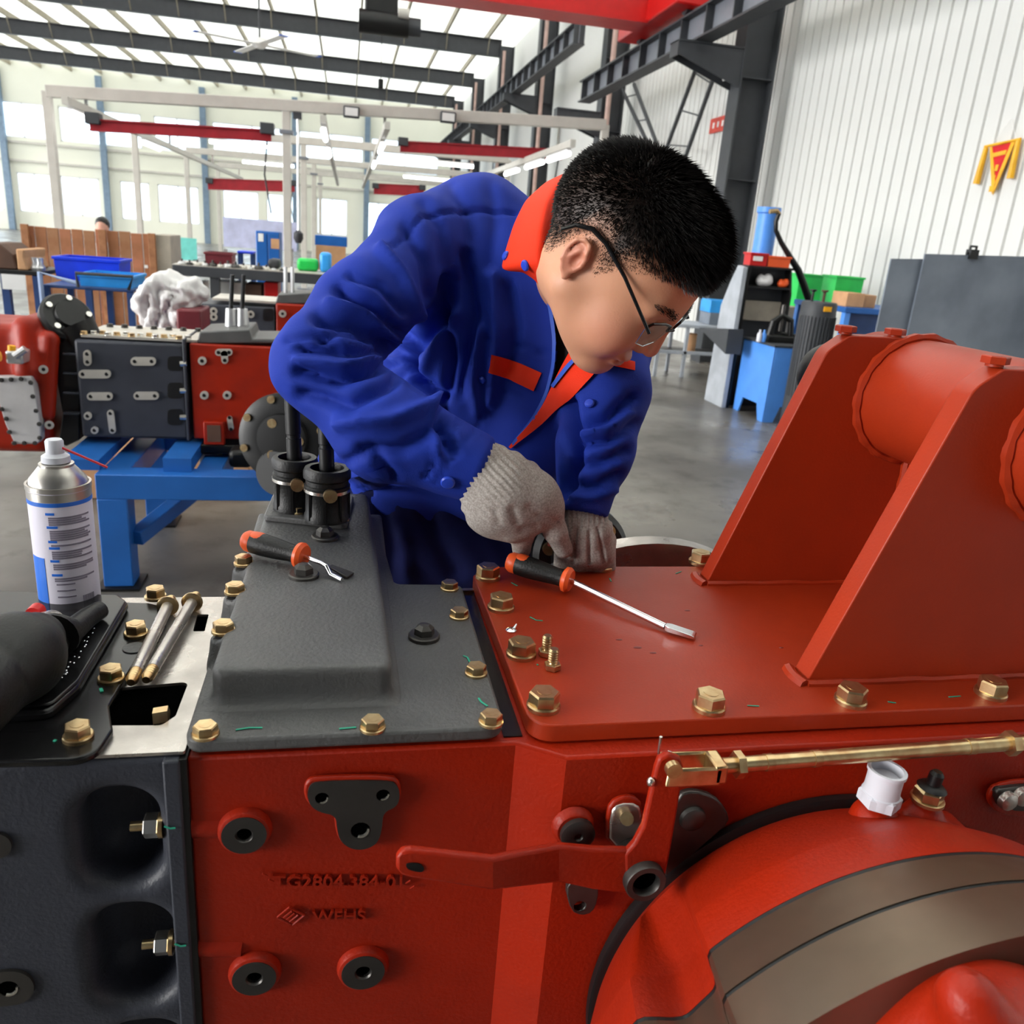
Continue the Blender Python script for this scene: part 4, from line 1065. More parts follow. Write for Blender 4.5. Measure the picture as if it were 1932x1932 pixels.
# jacket
def A_(x, y, d): return at(x, y, d)
def rp(r, d): return r / FPX * d
JC = [((800, 462, 1.13, 84), (690, 580, 1.05, 84)), ((690, 580, 1.05, 84), (603, 688, .985, 84)),
      ((603, 688, .985, 83), (725, 812, .975, 88)), ((725, 812, .975, 88), (890, 880, .985, 66)),
      ((900, 455, 1.20, 112), (1010, 520, 1.18, 100)), ((900, 455, 1.20, 112), (800, 470, 1.15, 88)),
      ((930, 560, 1.24, 165), (880, 760, 1.30, 165)), ((1000, 640, 1.21, 135), (1080, 760, 1.19, 100)),
      ((880, 760, 1.30, 165), (768, 880, 1.36, 165)), ((1080, 760, 1.19, 100), (930, 880, 1.27, 120)),
      ((1130, 650, 1.15, 92), (1140, 740, 1.10, 78)), ((1140, 740, 1.10, 78), (1122, 850, 1.06, 66)), ((1122, 850, 1.06, 66), (1098, 958, 1.045, 54)),
      ((1010, 520, 1.18, 100), (1130, 650, 1.15, 92))]
JS = [(A_(*a[:3]), A_(*b[:3]), rp(a[3], a[2]), rp(b[3], b[2])) for a, b in JC]
cuffN = unit(A_(890, 880, .985) - A_(725, 812, .975)); cuffP = A_(912, 886, .985)
cuff2N = unit(A_(1098, 958, 1.045) - A_(1122, 850, 1.06)); cuff2P = A_(1098, 972, 1.043)
def jacket_fn(P):
    d = None
    for a, b, r1, r2 in JS:
        e = s_cone(P, a, b, r1, r2); d = e if d is None else smin(d, e, .030)
    # cuffs are cut square, hem is cut across
    near1 = np.linalg.norm(P - cuffP, axis=-1) - .11
    d = np.where(near1 < 0, np.maximum(d, (P - cuffP) @ cuffN), d)
    near2 = np.linalg.norm(P - cuff2P, axis=-1) - .07
    d = np.where(near2 < 0, np.maximum(d, (P - cuff2P) @ cuff2N), d)
    return d
allp = np.array([p for a, b, _, _ in JS for p in (a, b)])
v, f = nets(jacket_fn, allp.min(0) - .16, allp.max(0) + .14, .0055)
v = relax(v, f, 2)
def pdist(px, py, pts):
    best = np.full(len(px), 1e9)
    for (x0, y0), (x1, y1) in zip(pts[:-1], pts[1:]):
        dx, dy = x1 - x0, y1 - y0; t_ = np.clip(((px - x0) * dx + (py - y0) * dy) / (dx * dx + dy * dy), 0, 1)
        best = np.minimum(best, np.hypot(px - x0 - t_ * dx, py - y0 - t_ * dy))
    return best
FOLDS = [  # folds of the cloth: line, half width, height
    ([(762, 668), (800, 640), (838, 590), (850, 530)], 16, -.011), ([(800, 700), (825, 640), (862, 590)], 15, .006),
    ([(640, 545), (700, 575), (770, 640)], 15, -.008), ([(600, 600), (670, 612), (750, 660)], 14, -.008), ([(620, 575), (690, 595), (760, 650)], 11, .005),
    ([(565, 655), (640, 660), (755, 668)], 12, -.006), ([(560, 700), (640, 715), (765, 672)], 13, -.008), ([(560, 680), (650, 690), (740, 672)], 11, .005),
    ([(570, 745), (660, 765), (740, 720), (770, 680)], 15, -.006), ([(762, 672), (785, 715), (832, 748)], 14, -.016), ([(640, 800), (740, 790), (820, 762)], 16, .006),
    ([(680, 850), (760, 850), (828, 800)], 15, -.005), ([(830, 755), (833, 800), (850, 850)], 14, -.007), ([(815, 760), (818, 810), (830, 860)], 10, .004),
    ([(735, 470), (800, 405), (900, 395), (975, 400)], 5, -.0028), ([(850, 348), (880, 400), (885, 450)], 16, -.0025), ([(800, 385), (830, 430), (835, 500)], 16, -.003),
    ([(925, 345), (935, 420), (925, 500)], 16, -.002), ([(765, 430), (800, 490), (812, 560)], 15, -.004), ([(720, 470), (760, 520), (790, 600)], 13, .006),
    ([(880, 480), (893, 600), (870, 740)], 15, -.007), ([(930, 520), (940, 640), (925, 760)], 16, .005), ([(835, 600), (852, 680), (845, 735)], 15, -.009), ([(905, 620), (890, 720), (900, 780)], 11, .005),
    ([(960, 540), (975, 620), (960, 700)], 14, -.005), ([(1195, 750), (1150, 785), (1090, 800)], 13, -.007), ([(1200, 800), (1150, 830), (1095, 835)], 12, -.006), ([(1185, 850), (1140, 872), (1080, 880)], 11, -.006),
    ([(1170, 895), (1130, 915), (1075, 915)], 10, -.005), ([(1190, 780), (1150, 808), (1090, 818)], 9, .004), ([(1070, 760), (1085, 860), (1060, 930)], 16, -.012), ([(1160, 925), (1120, 940), (1070, 935)], 9, .003),
    ([(640, 880), (700, 850), (740, 905)], 14, -.004), ([(600, 840), (640, 900), (700, 930)], 5, -.003), ([(865, 796), (800, 905)], 4, -.0025), ([(905, 800), (855, 858), (822, 912)], 3, -.0015), ([(915, 640), (990, 655), (1040, 672)], 4, -.002), ([(905, 720), (985, 752)], 4, -.0015), ([(600, 640), (640, 625), (700, 640)], 8, -.004), ([(540, 640), (600, 630), (640, 650)], 9, -.003), ([(660, 520), (720, 540), (760, 590)], 9, -.004)]
def fold(v, f, folds, noise=.0, FG=1.0, WS=1.0):
    N = vnormals(v, f); px, py, dd = projv(v); vd = v - EYE; vd /= np.linalg.norm(vd, axis=1, keepdims=True)
    face = np.clip(-(N * vd).sum(1) * 2.5 + .3, 0, 1); disp = np.zeros(len(v))
    for pts, w, h in folds: disp += h * FG * np.exp(-(pdist(px, py, pts) / (w * WS)) ** 2)
    disp *= face
    if noise:
        for k in range(6):
            kv = RNG.normal(0, 1, 3) * (25 + 14 * k); disp += noise / (1 + .5 * k) * np.sin(v @ kv + RNG.random() * 6)
    return v + N * disp[:, None]
v = fold(v, f, FOLDS, .0011, 2.4, .74)
v = relax(v, f, 1, .2)
M['blue'] = mat('royal_blue_twill', (25, 50, 150), .78, var=.1, vscale=8, bump=.25, bscale=900, spec=.25)
M['suitred'] = mat('orange_red_twill', (232, 52, 18), .75, var=.06, bump=.25, bscale=900, spec=.25)
M['trouser'] = mat('shaded_blue_twill', (13, 20, 66), .8, var=.1, bump=.25, bscale=900, spec=.2)  # suit blue, darkened to paint in the shade on the trousers
M['blackknit'] = mat('black_knit', (12, 12, 13), .9, var=.1)
# open neck: the part of the front inside the zip line is a black pullover, set back from the jacket
VN = np.array([(1020, 520), (1034, 560), (1046, 620), (1048, 670), (1042, 715), (1030, 745), (1062, 712), (1100, 680), (1160, 690), (1160, 560), (1060, 470)], float)
def inpoly(px, py, poly):
    c = np.zeros(len(px), bool); j = len(poly) - 1
    for i in range(len(poly)):
        xi, yi = poly[i]; xj, yj = poly[j]
        c ^= ((yi > py) != (yj > py)) & (px < (xj - xi) * (py - yi) / (yj - yi + 1e-9) + xi); j = i
    return c
Nn2 = vnormals(v, f); px, py, dd = projv(v); facing = ((v - EYE) * Nn2).sum(1) < 0
ins = inpoly(px, py, VN) & facing
fm = ins[f].sum(1) >= 3
jk_bvh = BVHTree.FromPolygons([tuple(p) for p in v], [tuple(q) for q in f.tolist()])
def sub(v, f, m):
    ff = f[m]; u_, inv = np.unique(ff, return_inverse=True); return v[u_], inv.reshape(ff.shape)
jv, jf = sub(v, f, ~fm)
JK = sobj('jacket', jv, jf, M['blue'], WK)
sv, sf = sub(v - Nn2 * .010, f, inpoly(px, py, [tuple((V(*p) - V(1080, 620)) * 1.15 + V(1080, 620)) for p in VN])[f].any(1) & facing[f].all(1))
sobj('pullover', sv, sf, M['blackknit'], WK)
def cast(x, y, off=0.0, bvh=None):
    r_ = unit(ray(x, y)); hit, nrm, i, d_ = (bvh or jk_bvh).ray_cast(Vector(EYE), Vector(r_))
    if hit is None: return None, None
    n_ = V(*nrm); n_ = -n_ if n_.dot(r_) > 0 else n_
    return V(*hit) + n_ * off, n_
def resamp(pts, n):
    pts = np.array(pts, float); s = np.r_[0, np.cumsum(np.linalg.norm(np.diff(pts, axis=0), axis=1))]; t_ = np.linspace(0, s[-1], n)
    return np.c_[[np.interp(t_, s, pts[:, k]) for k in range(pts.shape[1])]].T
def patch(name, e0, e1, m, parent, off=.0025, n=24, k=6, th=.003):
    a, b = resamp(e0, n), resamp(e1, n); grid = []
    for i in range(n):
        row = []
        for j in range(k):
            x, y = a[i] + (b[i] - a[i]) * j / (k - 1); p, nn = cast(x, y, off)
            row.append(p)
        grid.append(row)
    last = None
    for row in grid:
        for j in range(k):
            if row[j] is None: row[j] = last if last is not None else at(1000, 700, 1.1)
            last = row[j]
    G = np.array(grid); Gs = G.copy()
    for _ in range(3): Gs[1:-1] = (Gs[:-2] + 2 * Gs[1:-1] + Gs[2:]) / 4
    mb = MB(); vs_ = [p for row in Gs for p in row]; back = [p + unit(p - EYE) * th for p in vs_]; nn = len(vs_)
    fs = []
    for i in range(n - 1):
        for j in range(k - 1):
            q = (i * k + j, i * k + j + 1, (i + 1) * k + j + 1, (i + 1) * k + j); fs += [q, tuple(x + nn for x in reversed(q))]
    rim = [i * k for i in range(n)] + [(n - 1) * k + j for j in range(1, k)] + [i * k + k - 1 for i in range(n - 2, -1, -1)] + [j for j in range(k - 2, 0, -1)]
    for a_, b_2 in zip(rim, rim[1:] + rim[:1]): fs.append((a_, b_2, b_2 + nn, a_ + nn))
    mb.add(vs_ + back, fs)
    return obj(name, mb, m, parent, smooth=50)
patch('chest_patch', [(930, 669), (975, 682), (1023, 704)], [(924, 703), (965, 717), (1008, 738)], M['suitred'], JK)
patch('name_patch', [(1160, 676), (1196, 684)], [(1158, 692), (1196, 700)], M['suitred'], JK)
patch('front_placket', [(1082, 662), (1060, 705), (1035, 755), (1005, 795), (962, 842)], [(1152, 672), (1120, 712), (1085, 750), (1040, 787), (966, 845)], M['suitred'], JK, off=.006)
patch('zip_tape', [(1020, 540), (1036, 580), (1046, 640), (1047, 690), (1036, 735), (1008, 785), (968, 835)], [(1027, 538), (1043, 580), (1053, 640), (1054, 690), (1042, 738), (1013, 789), (970, 840)], mat('zip_blue', (50, 90, 200), .6), JK, off=.006, n=40, k=3)
patch('zip_tape', [(1106, 665), (1080, 690), (1050, 728)], [(1112, 668), (1086, 694), (1055, 733)], bpy.data.materials['zip_blue'], JK, off=.009, n=14, k=3)
# collar: stands up round the neck, falls over the shoulder
out = [(1140, 330, 1.135), (1110, 320, 1.13), (1075, 324, 1.12), (1030, 344, 1.105), (990, 380, 1.085), (968, 425, 1.07), (955, 465, 1.055), (944, 508, 1.047), (958, 511, 1.044), (985, 511, 1.044), (1010, 527, 1.046), (1027, 548, 1.05)]
top = [(1137, 328, 1.11), (1108, 326, 1.09), (1080, 332, 1.072), (1055, 350, 1.03), (1040, 385, .995), (1033, 425, .975), (1031, 460, .967), (1030, 490, .966), (1031, 505, .97), (1032, 520, .978), (1032, 535, .988), (1032, 552, 1.0)]
inn = [(1133, 350, 1.125), (1105, 362, 1.105), (1085, 380, 1.09), (1070, 405, 1.075), (1062, 430, 1.065), (1055, 460, 1.055), (1050, 490, 1.05), (1047, 520, 1.05), (1045, 540, 1.05), (1043, 555, 1.055), (1042, 565, 1.06), (1042, 575, 1.065)]
n = 30; O_, T_, I_ = [np.array([at(*p) for p in resamp(q, n)]) for q in (out, top, inn)]
def lift(p, off):
    c_ = (p - EYE) @ MW; h_, n_ = cast(c_[0] / c_[2] * FPX + CPX, c_[1] / c_[2] * FPX + CPX, off)
    return p if h_ is None or np.linalg.norm(h_ - EYE) > np.linalg.norm(p - EYE) else h_
O_ = np.array([lift(p, .005) for p in O_])
mid = (O_ + T_) / 2 - np.array([unit(p - EYE) * .010 for p in (O_ + T_) / 2])
mid = np.array([lift(p, .010) for p in mid])
rows = [O_, O_ * .5 + mid * .5 - .000, mid, mid * .45 + T_ * .55 - np.array([unit(p - EYE) * .004 for p in T_]), T_, I_]
mb = MB(); mb.loft([list(r_) for r_ in rows], cap=False, closed=False)
col_ = obj('collar', mb, M['suitred'], JK, smooth=179)
so = col_.modifiers.new('solid', 'SOLIDIFY'); so.thickness = .004; so.offset = 0
ss = col_.modifiers.new('sub', 'SUBSURF'); ss.levels = 1; ss.render_levels = 1
M['snap'] = mat('blue_snap', (40, 70, 190), .35)
cb = BVHTree.FromPolygons([tuple(p) for p in mb.v], mb.f)
for x, y, r_, bv in ((957, 484, .0062, cb), (994, 500, .0068, cb), (845, 908, .0085, None), (1113, 763, .0062, None), (912, 716, .005, None)):
    p, nn = cast(x, y, .002, bv)
    if p is not None: obj('snap_button', MB().lathe([(r_, 0), (r_, .0015), (r_ * .8, .003), (r_ * .3, .0035)], p, nn, 18), M['snap'], JK)
# hem band of the jacket, trousers, shoes
HPX = at(768, 930, 1.37); 
def tr_fn(P):
    h = HPX; gx = V(1, 0, 0)
    d = s_cone(P, h + V(-.02, 0, -.02), h + V(.19, -.02, -.03), .145, .140)
    for sx, yo in ((-.03, 0), (.21, -.02)):
        hip, kn, an = h + V(sx, 0, -.06), V(h[0] + sx * 1.15, h[1] - .03 + yo, .50), V(h[0] + sx * 1.25, h[1] + .02 + yo, .10)
        d = smin(d, s_cone(P, hip, kn, .105, .075), .04); d = smin(d, s_cone(P, kn, an, .075, .062), .03)
    return smax(d, .045 - P[..., 2], .004)
v, f = nets(tr_fn, HPX + V(-.20, -.20, -HPX[2] + .02), HPX + V(.44, .20, .16), .009)
v = fold(relax(v, f, 2), f, [([(720, 960), (740, 1040), (730, 1100)], 14, -.008), ([(800, 940), (820, 1010), (860, 1080)], 16, -.010), ([(700, 950), (780, 985), (860, 1000)], 14, -.006), ([(760, 1010), (770, 1100)], 10, .006)], .0015)
sobj('trousers', v, f, M['trouser'], WK)
patch('hem_band', [(655, 905), (690, 890), (725, 878)], [(672, 935), (700, 925), (738, 915)], M['blue'], JK, off=.004, n=10, k=4)
for sx, yo in ((-.03, 0), (.21, -.02)):
    c = V(HPX[0] + sx * 1.25, HPX[1] - .03 + yo, 0)
    obj('shoe', MB().ell(c + V(0, 0, .045), (.05, .14, .055), n=20, m=12).box(c + V(0, 0, .012), (.09, .26, .024)), M['black'], WK)
# gloves
M['glove'] = mat('grey_knit_glove', (178, 171, 165), .9, var=.16, vscale=420, bump=.25, bscale=900, rgb2=(146, 138, 132), spec=.15)
GR = [((905, 886, .985, 60), (950, 930, .995, 74)), ((950, 930, .995, 72), (1000, 945, 1.0, 58)), ((940, 925, .995, 66), (925, 960, 1.0, 46)),
      ((1012, 935, .99, 36), (1032, 960, 1.0, 30)), ((985, 950, .985, 36), (990, 985, 1.0, 28)), ((955, 955, .985, 36), (965, 992, 1.0, 30)), ((925, 950, .99, 34), (930, 980, 1.005, 28)),
      ((1034, 962, 1.0, 27), (1048, 1003, 1.012, 22)), ((1048, 1003, 1.012, 22), (1063, 1036, 1.03, 18)),
      ((990, 985, 1.0, 26), (985, 1010, 1.012, 22)), ((985, 1010, 1.012, 22), (984, 1036, 1.035, 18)),
      ((962, 990, 1.0, 27), (966, 1004, 1.04, 20)), ((972, 1005, 1.04, 20), (985, 1008, 1.07, 16)),
      ((930, 980, 1.005, 26), (940, 998, 1.03, 20)), ((940, 998, 1.03, 20), (968, 1002, 1.05, 17)),
      ((985, 905, 1.01, 40), (1030, 945, 1.06, 24)), ((1030, 945, 1.06, 24), (1052, 985, 1.085, 18))]
GL = [((1098, 976, 1.045, 42), (1105, 1000, 1.05, 44)), ((1085, 1000, 1.05, 30), (1072, 1040, 1.07, 22)), ((1072, 1040, 1.07, 22), (1062, 1066, 1.075, 18)),
      ((1105, 1000, 1.045, 36), (1100, 1045, 1.055, 23)), ((1100, 1045, 1.055, 23), (1092, 1078, 1.075, 18)), ((1125, 1005, 1.045, 30), (1132, 1040, 1.055, 22)), ((1132, 1040, 1.055, 22), (1128, 1078, 1.075, 17)),
      ((1120, 990, 1.05, 30), (1140, 1020, 1.06, 22)), ((1140, 1020, 1.06, 22), (1146, 1068, 1.075, 16)), ((1075, 985, 1.06, 26), (1060, 1010, 1.08, 20))]
def glove(spec, k, name):
    S_ = [(A_(*a[:3]), A_(*b[:3]), rp(a[3], a[2]), rp(b[3], b[2])) for a, b in spec]
    def fn(P):
        d = None
        for i, (a, b, r1, r2) in enumerate(S_):
            e = s_cone(P, a, b, r1, r2); d = e if d is None else smin(d, e, k if i < 7 else k * .3)
        return d
    pts = np.array([p for s in S_ for p in s[:2]])
    v, f = nets(fn, pts.min(0) - .055, pts.max(0) + .055, .0022)
    return relax(v, f, 1), f
v, f = glove(GR, .016, 'r')
N = vnormals(v, f); px, py, dd = projv(v); a0, a1 = V(862, 938), V(964, 838); ax = unit(a1 - a0); nx = V(-ax[1], ax[0])
s_ = (px - a0[0]) * ax[0] + (py - a0[1]) * ax[1]; t_ = (px - a0[0]) * nx[0] + (py - a0[1]) * nx[1]
v = v + N * (.0011 * np.sin(s_ * 2 * PI / 11.5) * np.clip(1 - (t_ - 50) / 30, 0, 1))[:, None]
v = fold(v, f, [([(1020, 975), (1050, 985)], 6, -.002), ([(985, 998), (1012, 995)], 6, -.002), ([(1012, 972), (1000, 960)], 9, -.003), ([(975, 985), (968, 965)], 8, -.0025), ([(940, 985), (935, 965)], 8, -.002)])
g1 = sobj('glove', v, f, M['glove'], WK)
v, f = glove(GL, .012, 'l')
N = vnormals(v, f); px, py, dd = projv(v)
v = fold(v, f, [([(1086, 1000), (1080, 1062)], 3.5, -.004), ([(1112, 1004), (1113, 1062)], 3.5, -.004), ([(1128, 998), (1141, 1060)], 3.5, -.0035)])
v = v + N * (.0012 * np.sin(px * 2 * PI / 9) * np.clip(1 - (py - 985) / 12, 0, 1))[:, None]
sobj('glove', v, f, M['glove'], WK)
# spectacles
M['frame'] = mat('black_spectacle_frame', (14, 14, 15), .25); M['lens'] = glass('spectacle_lens', (240, 245, 245), mixf=.10)
SP = None
def gl(a, b, c): return hl(a, b, c)
tmp = gl(-.022, .030, .0815); tmp2 = gl(.098, .004, .072)
eg = obj('spectacles', MB().tube([gl(-.045, .006, .085), gl(-.036, .022, .086), gl(-.020, .033, .0855), gl(.0, .034, .0835), gl(.040, .026, .080), (gl(.075, .015, .0765)), gl(.102, .006, .072)], [.0022, .0028, .0030, .0026, .0022, .0020, .0020], 8), M['frame'], WK)
obj('temple_arm', MB().tube([gl(-.020, .033, -.084), gl(.040, .026, -.080), gl(.102, .006, -.072)], .0022, 8), M['frame'], eg)
for sgn in (1, -1):
    rim = [gl(.106 - .012 * abs(c / .07) ** 2, b, sgn * c) for c, b in ((.070, .006), (.064, .013), (.040, .016), (.018, .012), (.011, .003))]
    obj('upper_rim', MB().tube(rim, .0017, 8), M['frame'], eg)
    ol = [(.069, .004), (.062, .012), (.040, .015), (.019, .011), (.012, .0), (.016, -.016), (.036, -.022), (.058, -.018)]
    mb = MB(); pts = [gl(.106 - .012 * abs(c / .07) ** 2, b, sgn * c) for c, b in ol]; mb.add(pts + [p + HF * .0012 for p in pts], [tuple(range(8)), tuple(range(15, 7, -1))] + [(i, (i + 1) % 8, (i + 1) % 8 + 8, i + 8) for i in range(8)])
    obj('lens', mb, M['lens'], eg, smooth=0)
    obj('lower_wire', MB().tube([pts[i] for i in (0, 7, 6, 5, 4)], .0006, 5), M['chrome'], eg)
obj('bridge', MB().tube([gl(.1055, .003, .011), gl(.109, .006, 0), gl(.1055, .003, -.011)], .0016, 8), M['frame'], eg)
# ================================================================== LOOSE THINGS ON THE MACHINE
M['can'] = mat('can_label_white', (222, 218, 232), .35, var=.02); M['canmetal'] = mat('can_metal', (200, 196, 190), .3, metal=.9)
M['canblue'] = mat('can_blue', (40, 110, 215), .35); M['ink'] = mat('grey_ink', (128, 122, 138), .5)
cb_ = onz(135, 1150, 1.0375); cx, cy = cb_[0], cb_[1]; R_ = .0295
zt = ony(113, 915, cy)[2]; zn = ony(106, 862, cy)[2]; zb = 1.0375
can = thing('spray_can', (cx, cy, zb), 'white and blue aerosol spray can with red straw standing on the machine deck', 'spray can')
Hc = zt - zb
bod = obj('can_body', MB().lathe([(R_ * .97, 0), (R_, .003), (R_, Hc * .97), (R_ * .985, Hc)], (cx, cy, zb), (0, 0, 1), 48), M['can'], can)
obj('rim', MB().ring([(R_ * 1.03, Hc - .001), (R_ * 1.03, Hc + .004), (R_ * .95, Hc + .004), (R_ * .95, Hc - .001)], (cx, cy, zb), (0, 0, 1), 48), M['canmetal'], can)
obj('dome', MB().lathe([(R_ * .95, Hc), (R_ * .9, Hc + .008), (R_ * .68, Hc + .016), (R_ * .55, Hc + .021), (R_ * .55, Hc + .0235), (R_ * .36, Hc + .025)], (cx, cy, zb), (0, 0, 1), 40), M['canmetal'], can)
noz = obj('spray_nozzle', MB().lathe([(.0135, Hc + .025), (.013, Hc + .031), (.0085, Hc + .034), (.0085, Hc + .046), (.0072, Hc + .048)], (cx, cy, zb), (0, 0, 1), 24), M['plastic_white'], can)
s0 = V(cx + .007, cy - .002, zb + Hc + .040)
obj('straw', MB().tube([s0, ony(203, 882, cy + .0)], .0013, 8), mat('red_straw', (205, 60, 70), .4), noz)
def arc(name, a0, a1, z0, z1, m, parent, off=.0004, n=10):
    mb = MB(); o_, i_ = [], []
    for k in range(n + 1):
        a = a0 + (a1 - a0) * k / n; d = V(math.cos(a), math.sin(a), 0)
        o_.append(d * (R_ + off)); i_.append(d * (R_ - .0008))
    c0 = V(cx, cy, zb); rings = []
    for k in range(n + 1): rings.append([c0 + o_[k] + V(0, 0, z0), c0 + o_[k] + V(0, 0, z1), c0 + i_[k] + V(0, 0, z1), c0 + i_[k] + V(0, 0, z0)])
    return obj(name, mb.loft(rings), m, parent, smooth=30)
obj('blue_band', MB().ring([(R_ + .0004, Hc * .895), (R_ + .0004, Hc * .925), (R_ - .001, Hc * .925), (R_ - .001, Hc * .895)], (cx, cy, zb), (0, 0, 1), 48), M['canblue'], bod)
obj('silver_band', MB().ring([(R_ + .0003, Hc * .927), (R_ + .0003, Hc * .985), (R_ - .001, Hc * .985), (R_ - .001, Hc * .927)], (cx, cy, zb), (0, 0, 1), 48), M['canmetal'], bod)
fr_ = math.atan2(-cy, -cx)           # direction to the viewer
arc('blue_panel', fr_ - 1.35, fr_ - .72, Hc * .02, Hc * .50, M['canblue'], bod)
random.seed(3)
for k, zf in enumerate((.845, .745, .635, .585, .485, .375)):
    arc('caption_bar', fr_ - .50, fr_ - .22 + .06 * (k % 2), Hc * (zf - .009), Hc * (zf + .009), M['canblue'], bod)
    for j in range((4, 5, 1, 4, 3, 2)[k]):
        z_ = Hc * (zf - .030 - .0165 * j); arc('text_line', fr_ - .42, fr_ + random.uniform(.5, 1.05) if j % 3 else fr_ + .95, z_ - .0009, z_ + .0009, M['ink'], bod, n=8)
for j in range(3): arc('text_line', fr_ - .38, fr_ + .2, Hc * (.30 - .05 * j) - .0008, Hc * (.30 - .05 * j) + .0008, M['ink'], bod, n=6)
for j in range(9): arc('barcode_bar', fr_ + .42 + .05 * j, fr_ + .445 + .05 * j, Hc * .06, Hc * .19, M['ink'], bod, n=2)
random.seed(11)

def pin(p0, p1, name, label):
    a, b = onz(*p0, 1.0375), onz(*p1, 1.0375); r = .0058; a[2] = b[2] = 1.0375 + r + .003
    ax = unit(b - a); L_ = np.linalg.norm(b - a); a[2] += .002
    t = thing('guide_pin', (a + b) / 2 - V(0, 0, r), label, 'pin', 'pins on the deck')
    obj('shank', MB().lathe([(r, .016), (r * 1.04, .02), (r * 1.04, L_ - .022), (r, L_ - .02)], a, ax, 18), M['machined'], t)
    obj('threaded_end', MB().lathe([(r * .7, 0)] + [(r * (.92 if k % 2 else .8), .002 + .0016 * k) for k in range(10)], a, ax, 16), M['brass'], t)
    obj('threaded_end', MB().lathe([(r * .95, L_ - .02)] + [(r * (.98 if k % 2 else .86), L_ - .018 + .0018 * k) for k in range(9)] + [(r * .6, L_)], a, ax, 16), M['brass'], t)
    obj('collar', MB().lathe([(r * 1.6, .018), (r * 1.95, .0195), (r * 1.95, .0215), (r * 1.5, .023)], a, ax, 20), M['brass'], t)
pin((325, 1145), (248, 1308), 'a', 'steel guide pin with brass ends lying next to the black tray')
pin((372, 1138), (277, 1303), 'b', 'steel guide pin with brass ends lying next to the grey cover')

# greasy black tool on the tray
zt_ = 1.0575
G0 = thing('grease_gun', onz(60, 1300, zt_), 'black greasy bulky hand tool lying on the black tray', 'tool')
def g(x, y, h): p = onz(x, y, zt_ + h); return p
def fn(P):
    d = s_cone(P, g(-60, 1330, .028), g(30, 1240, .032), .030, .032)
    d = smin(d, s_cone(P, g(30, 1240, .032), g(70, 1205, .030), .033, .022), .02)
    return smax(d, (zt_ + .0005) - P[..., 2], .002)
c = g(0, 1260, .03); v, f = nets(fn, c + V(-.13, -.11, -.04), c + V(.10, .11, .05), .003)
sobj('grip', fold(relax(v, f, 2), f, [([(0, 1215), (40, 1250), (60, 1300)], 10, -.002)], .0008), f, M['rubber'], G0)
a, b = g(75, 1195, .030), g(100, 1172, .027)
obj('neck', MB().lathe([(.014, 0), (.014, .6 * np.linalg.norm(b - a)), (.011, np.linalg.norm(b - a))], a, b - a, 20), M['machined'], G0)
obj('red_ring', MB().cyl(g(62, 1160, .038), g(72, 1150, .038), .007, n=14), M['cranered'], G0)
for k in range(6):
    t_ = k / 5; p = g(104 + 24 * t_, 1200 - 8 * t_, .022 - .002 * k); q = g(108 + 24 * t_, 1196 - 8 * t_, .022 - .002 * k)
    obj('cooling_fin', MB().cyl(p, q, .021 - .0015 * k, n=20), M['rubber'], G0)
obj('hose', MB().tube([g(90, 1220, .016), g(130, 1195, .013), g(165, 1165, .010), g(190, 1150, .010)], [.014, .012, .010, .009], 14), M['rubber'], G0)

def driver(label, P0, P1, shaft, hr, tip, blade):
    P0, P1 = V(P0), V(P1); ax = unit(P1 - P0); L_ = np.linalg.norm(P1 - P0)
    t = thing('screwdriver', (P0 + P1) / 2 - V(0, 0, hr), label, 'screwdriver')
    obj('handle', MB().lathe([(hr * .80, L_ * .10), (hr * .98, L_ * .17), (hr, L_ * .35), (hr * .92, L_ * .55), (hr * .78, L_ * .78), (hr * .80, L_ * .88)], P0, ax, 24), M['rubber'], t)
    obj('orange_cap', MB().lathe([(hr * .35, 0), (hr * .75, L_ * .02), (hr * .95, L_ * .07), (hr * .97, L_ * .16), (hr * .93, L_ * .18)], P0, ax, 24), M['orange'], t)
    u_ = unit(V(0, 0, 1) - ax * ax[2])
    obj('orange_tongue', MB().ell(P0 + ax * L_ * .24 + u_ * hr * .62, (hr * .7, hr * .42, L_ * .17), np.c_[np.cross(u_, ax), u_, ax], n=16, m=8), M['orange'], t)
    obj('orange_collar', MB().lathe([(hr * .80, L_ * .87), (hr * 1.12, L_ * .90), (hr * 1.16, L_ * .95), (hr * .95, L_ * 1.0), (hr * .4, L_ * 1.0)], P0, ax, 24), M['orange'], t)
    obj('shaft', MB().tube([P1 - ax * .003] + [V(p) for p in shaft], tip, 12), M['chrome'], t)
    if blade: obj('blade', blade, M['chrome'] if tip > .003 else M['iron'], t, bevel=.0006)
    return t
zz = ZT + .0165
P0, P1 = onz(957, 1058, zz + .006), onz(1078, 1096, zz)
S1, S2 = onz(1255, 1182, ZT + .006), onz(1312, 1200, ZT + .004)
ax = unit(S2 - S1); sd_ = np.cross(V(0, 0, 1), ax)
bl = MB().loft([[S1 + sd_ * w + V(0, 0, h), S1 + sd_ * w - V(0, 0, h), S1 - sd_ * w - V(0, 0, h), S1 - sd_ * w + V(0, 0, h)] if False else [p + sd_ * w + V(0, 0, h), p - sd_ * w + V(0, 0, h), p - sd_ * w - V(0, 0, h), p + sd_ * w - V(0, 0, h)] for p, w, h in ((S1, .0035, .0032), (S1 + ax * .006, .0062, .003), (S2 - ax * .004, .0068, .0022), (S2, .0068, .0016))])
driver('long orange and black screwdriver with flat blade lying on the red plate', P0, P1, [S1], .0135, .0038, bl)
zc = 1.086 + .0125
P0, P1 = onz(460, 1018, zc + .006), onz(575, 1050, zc + .002)
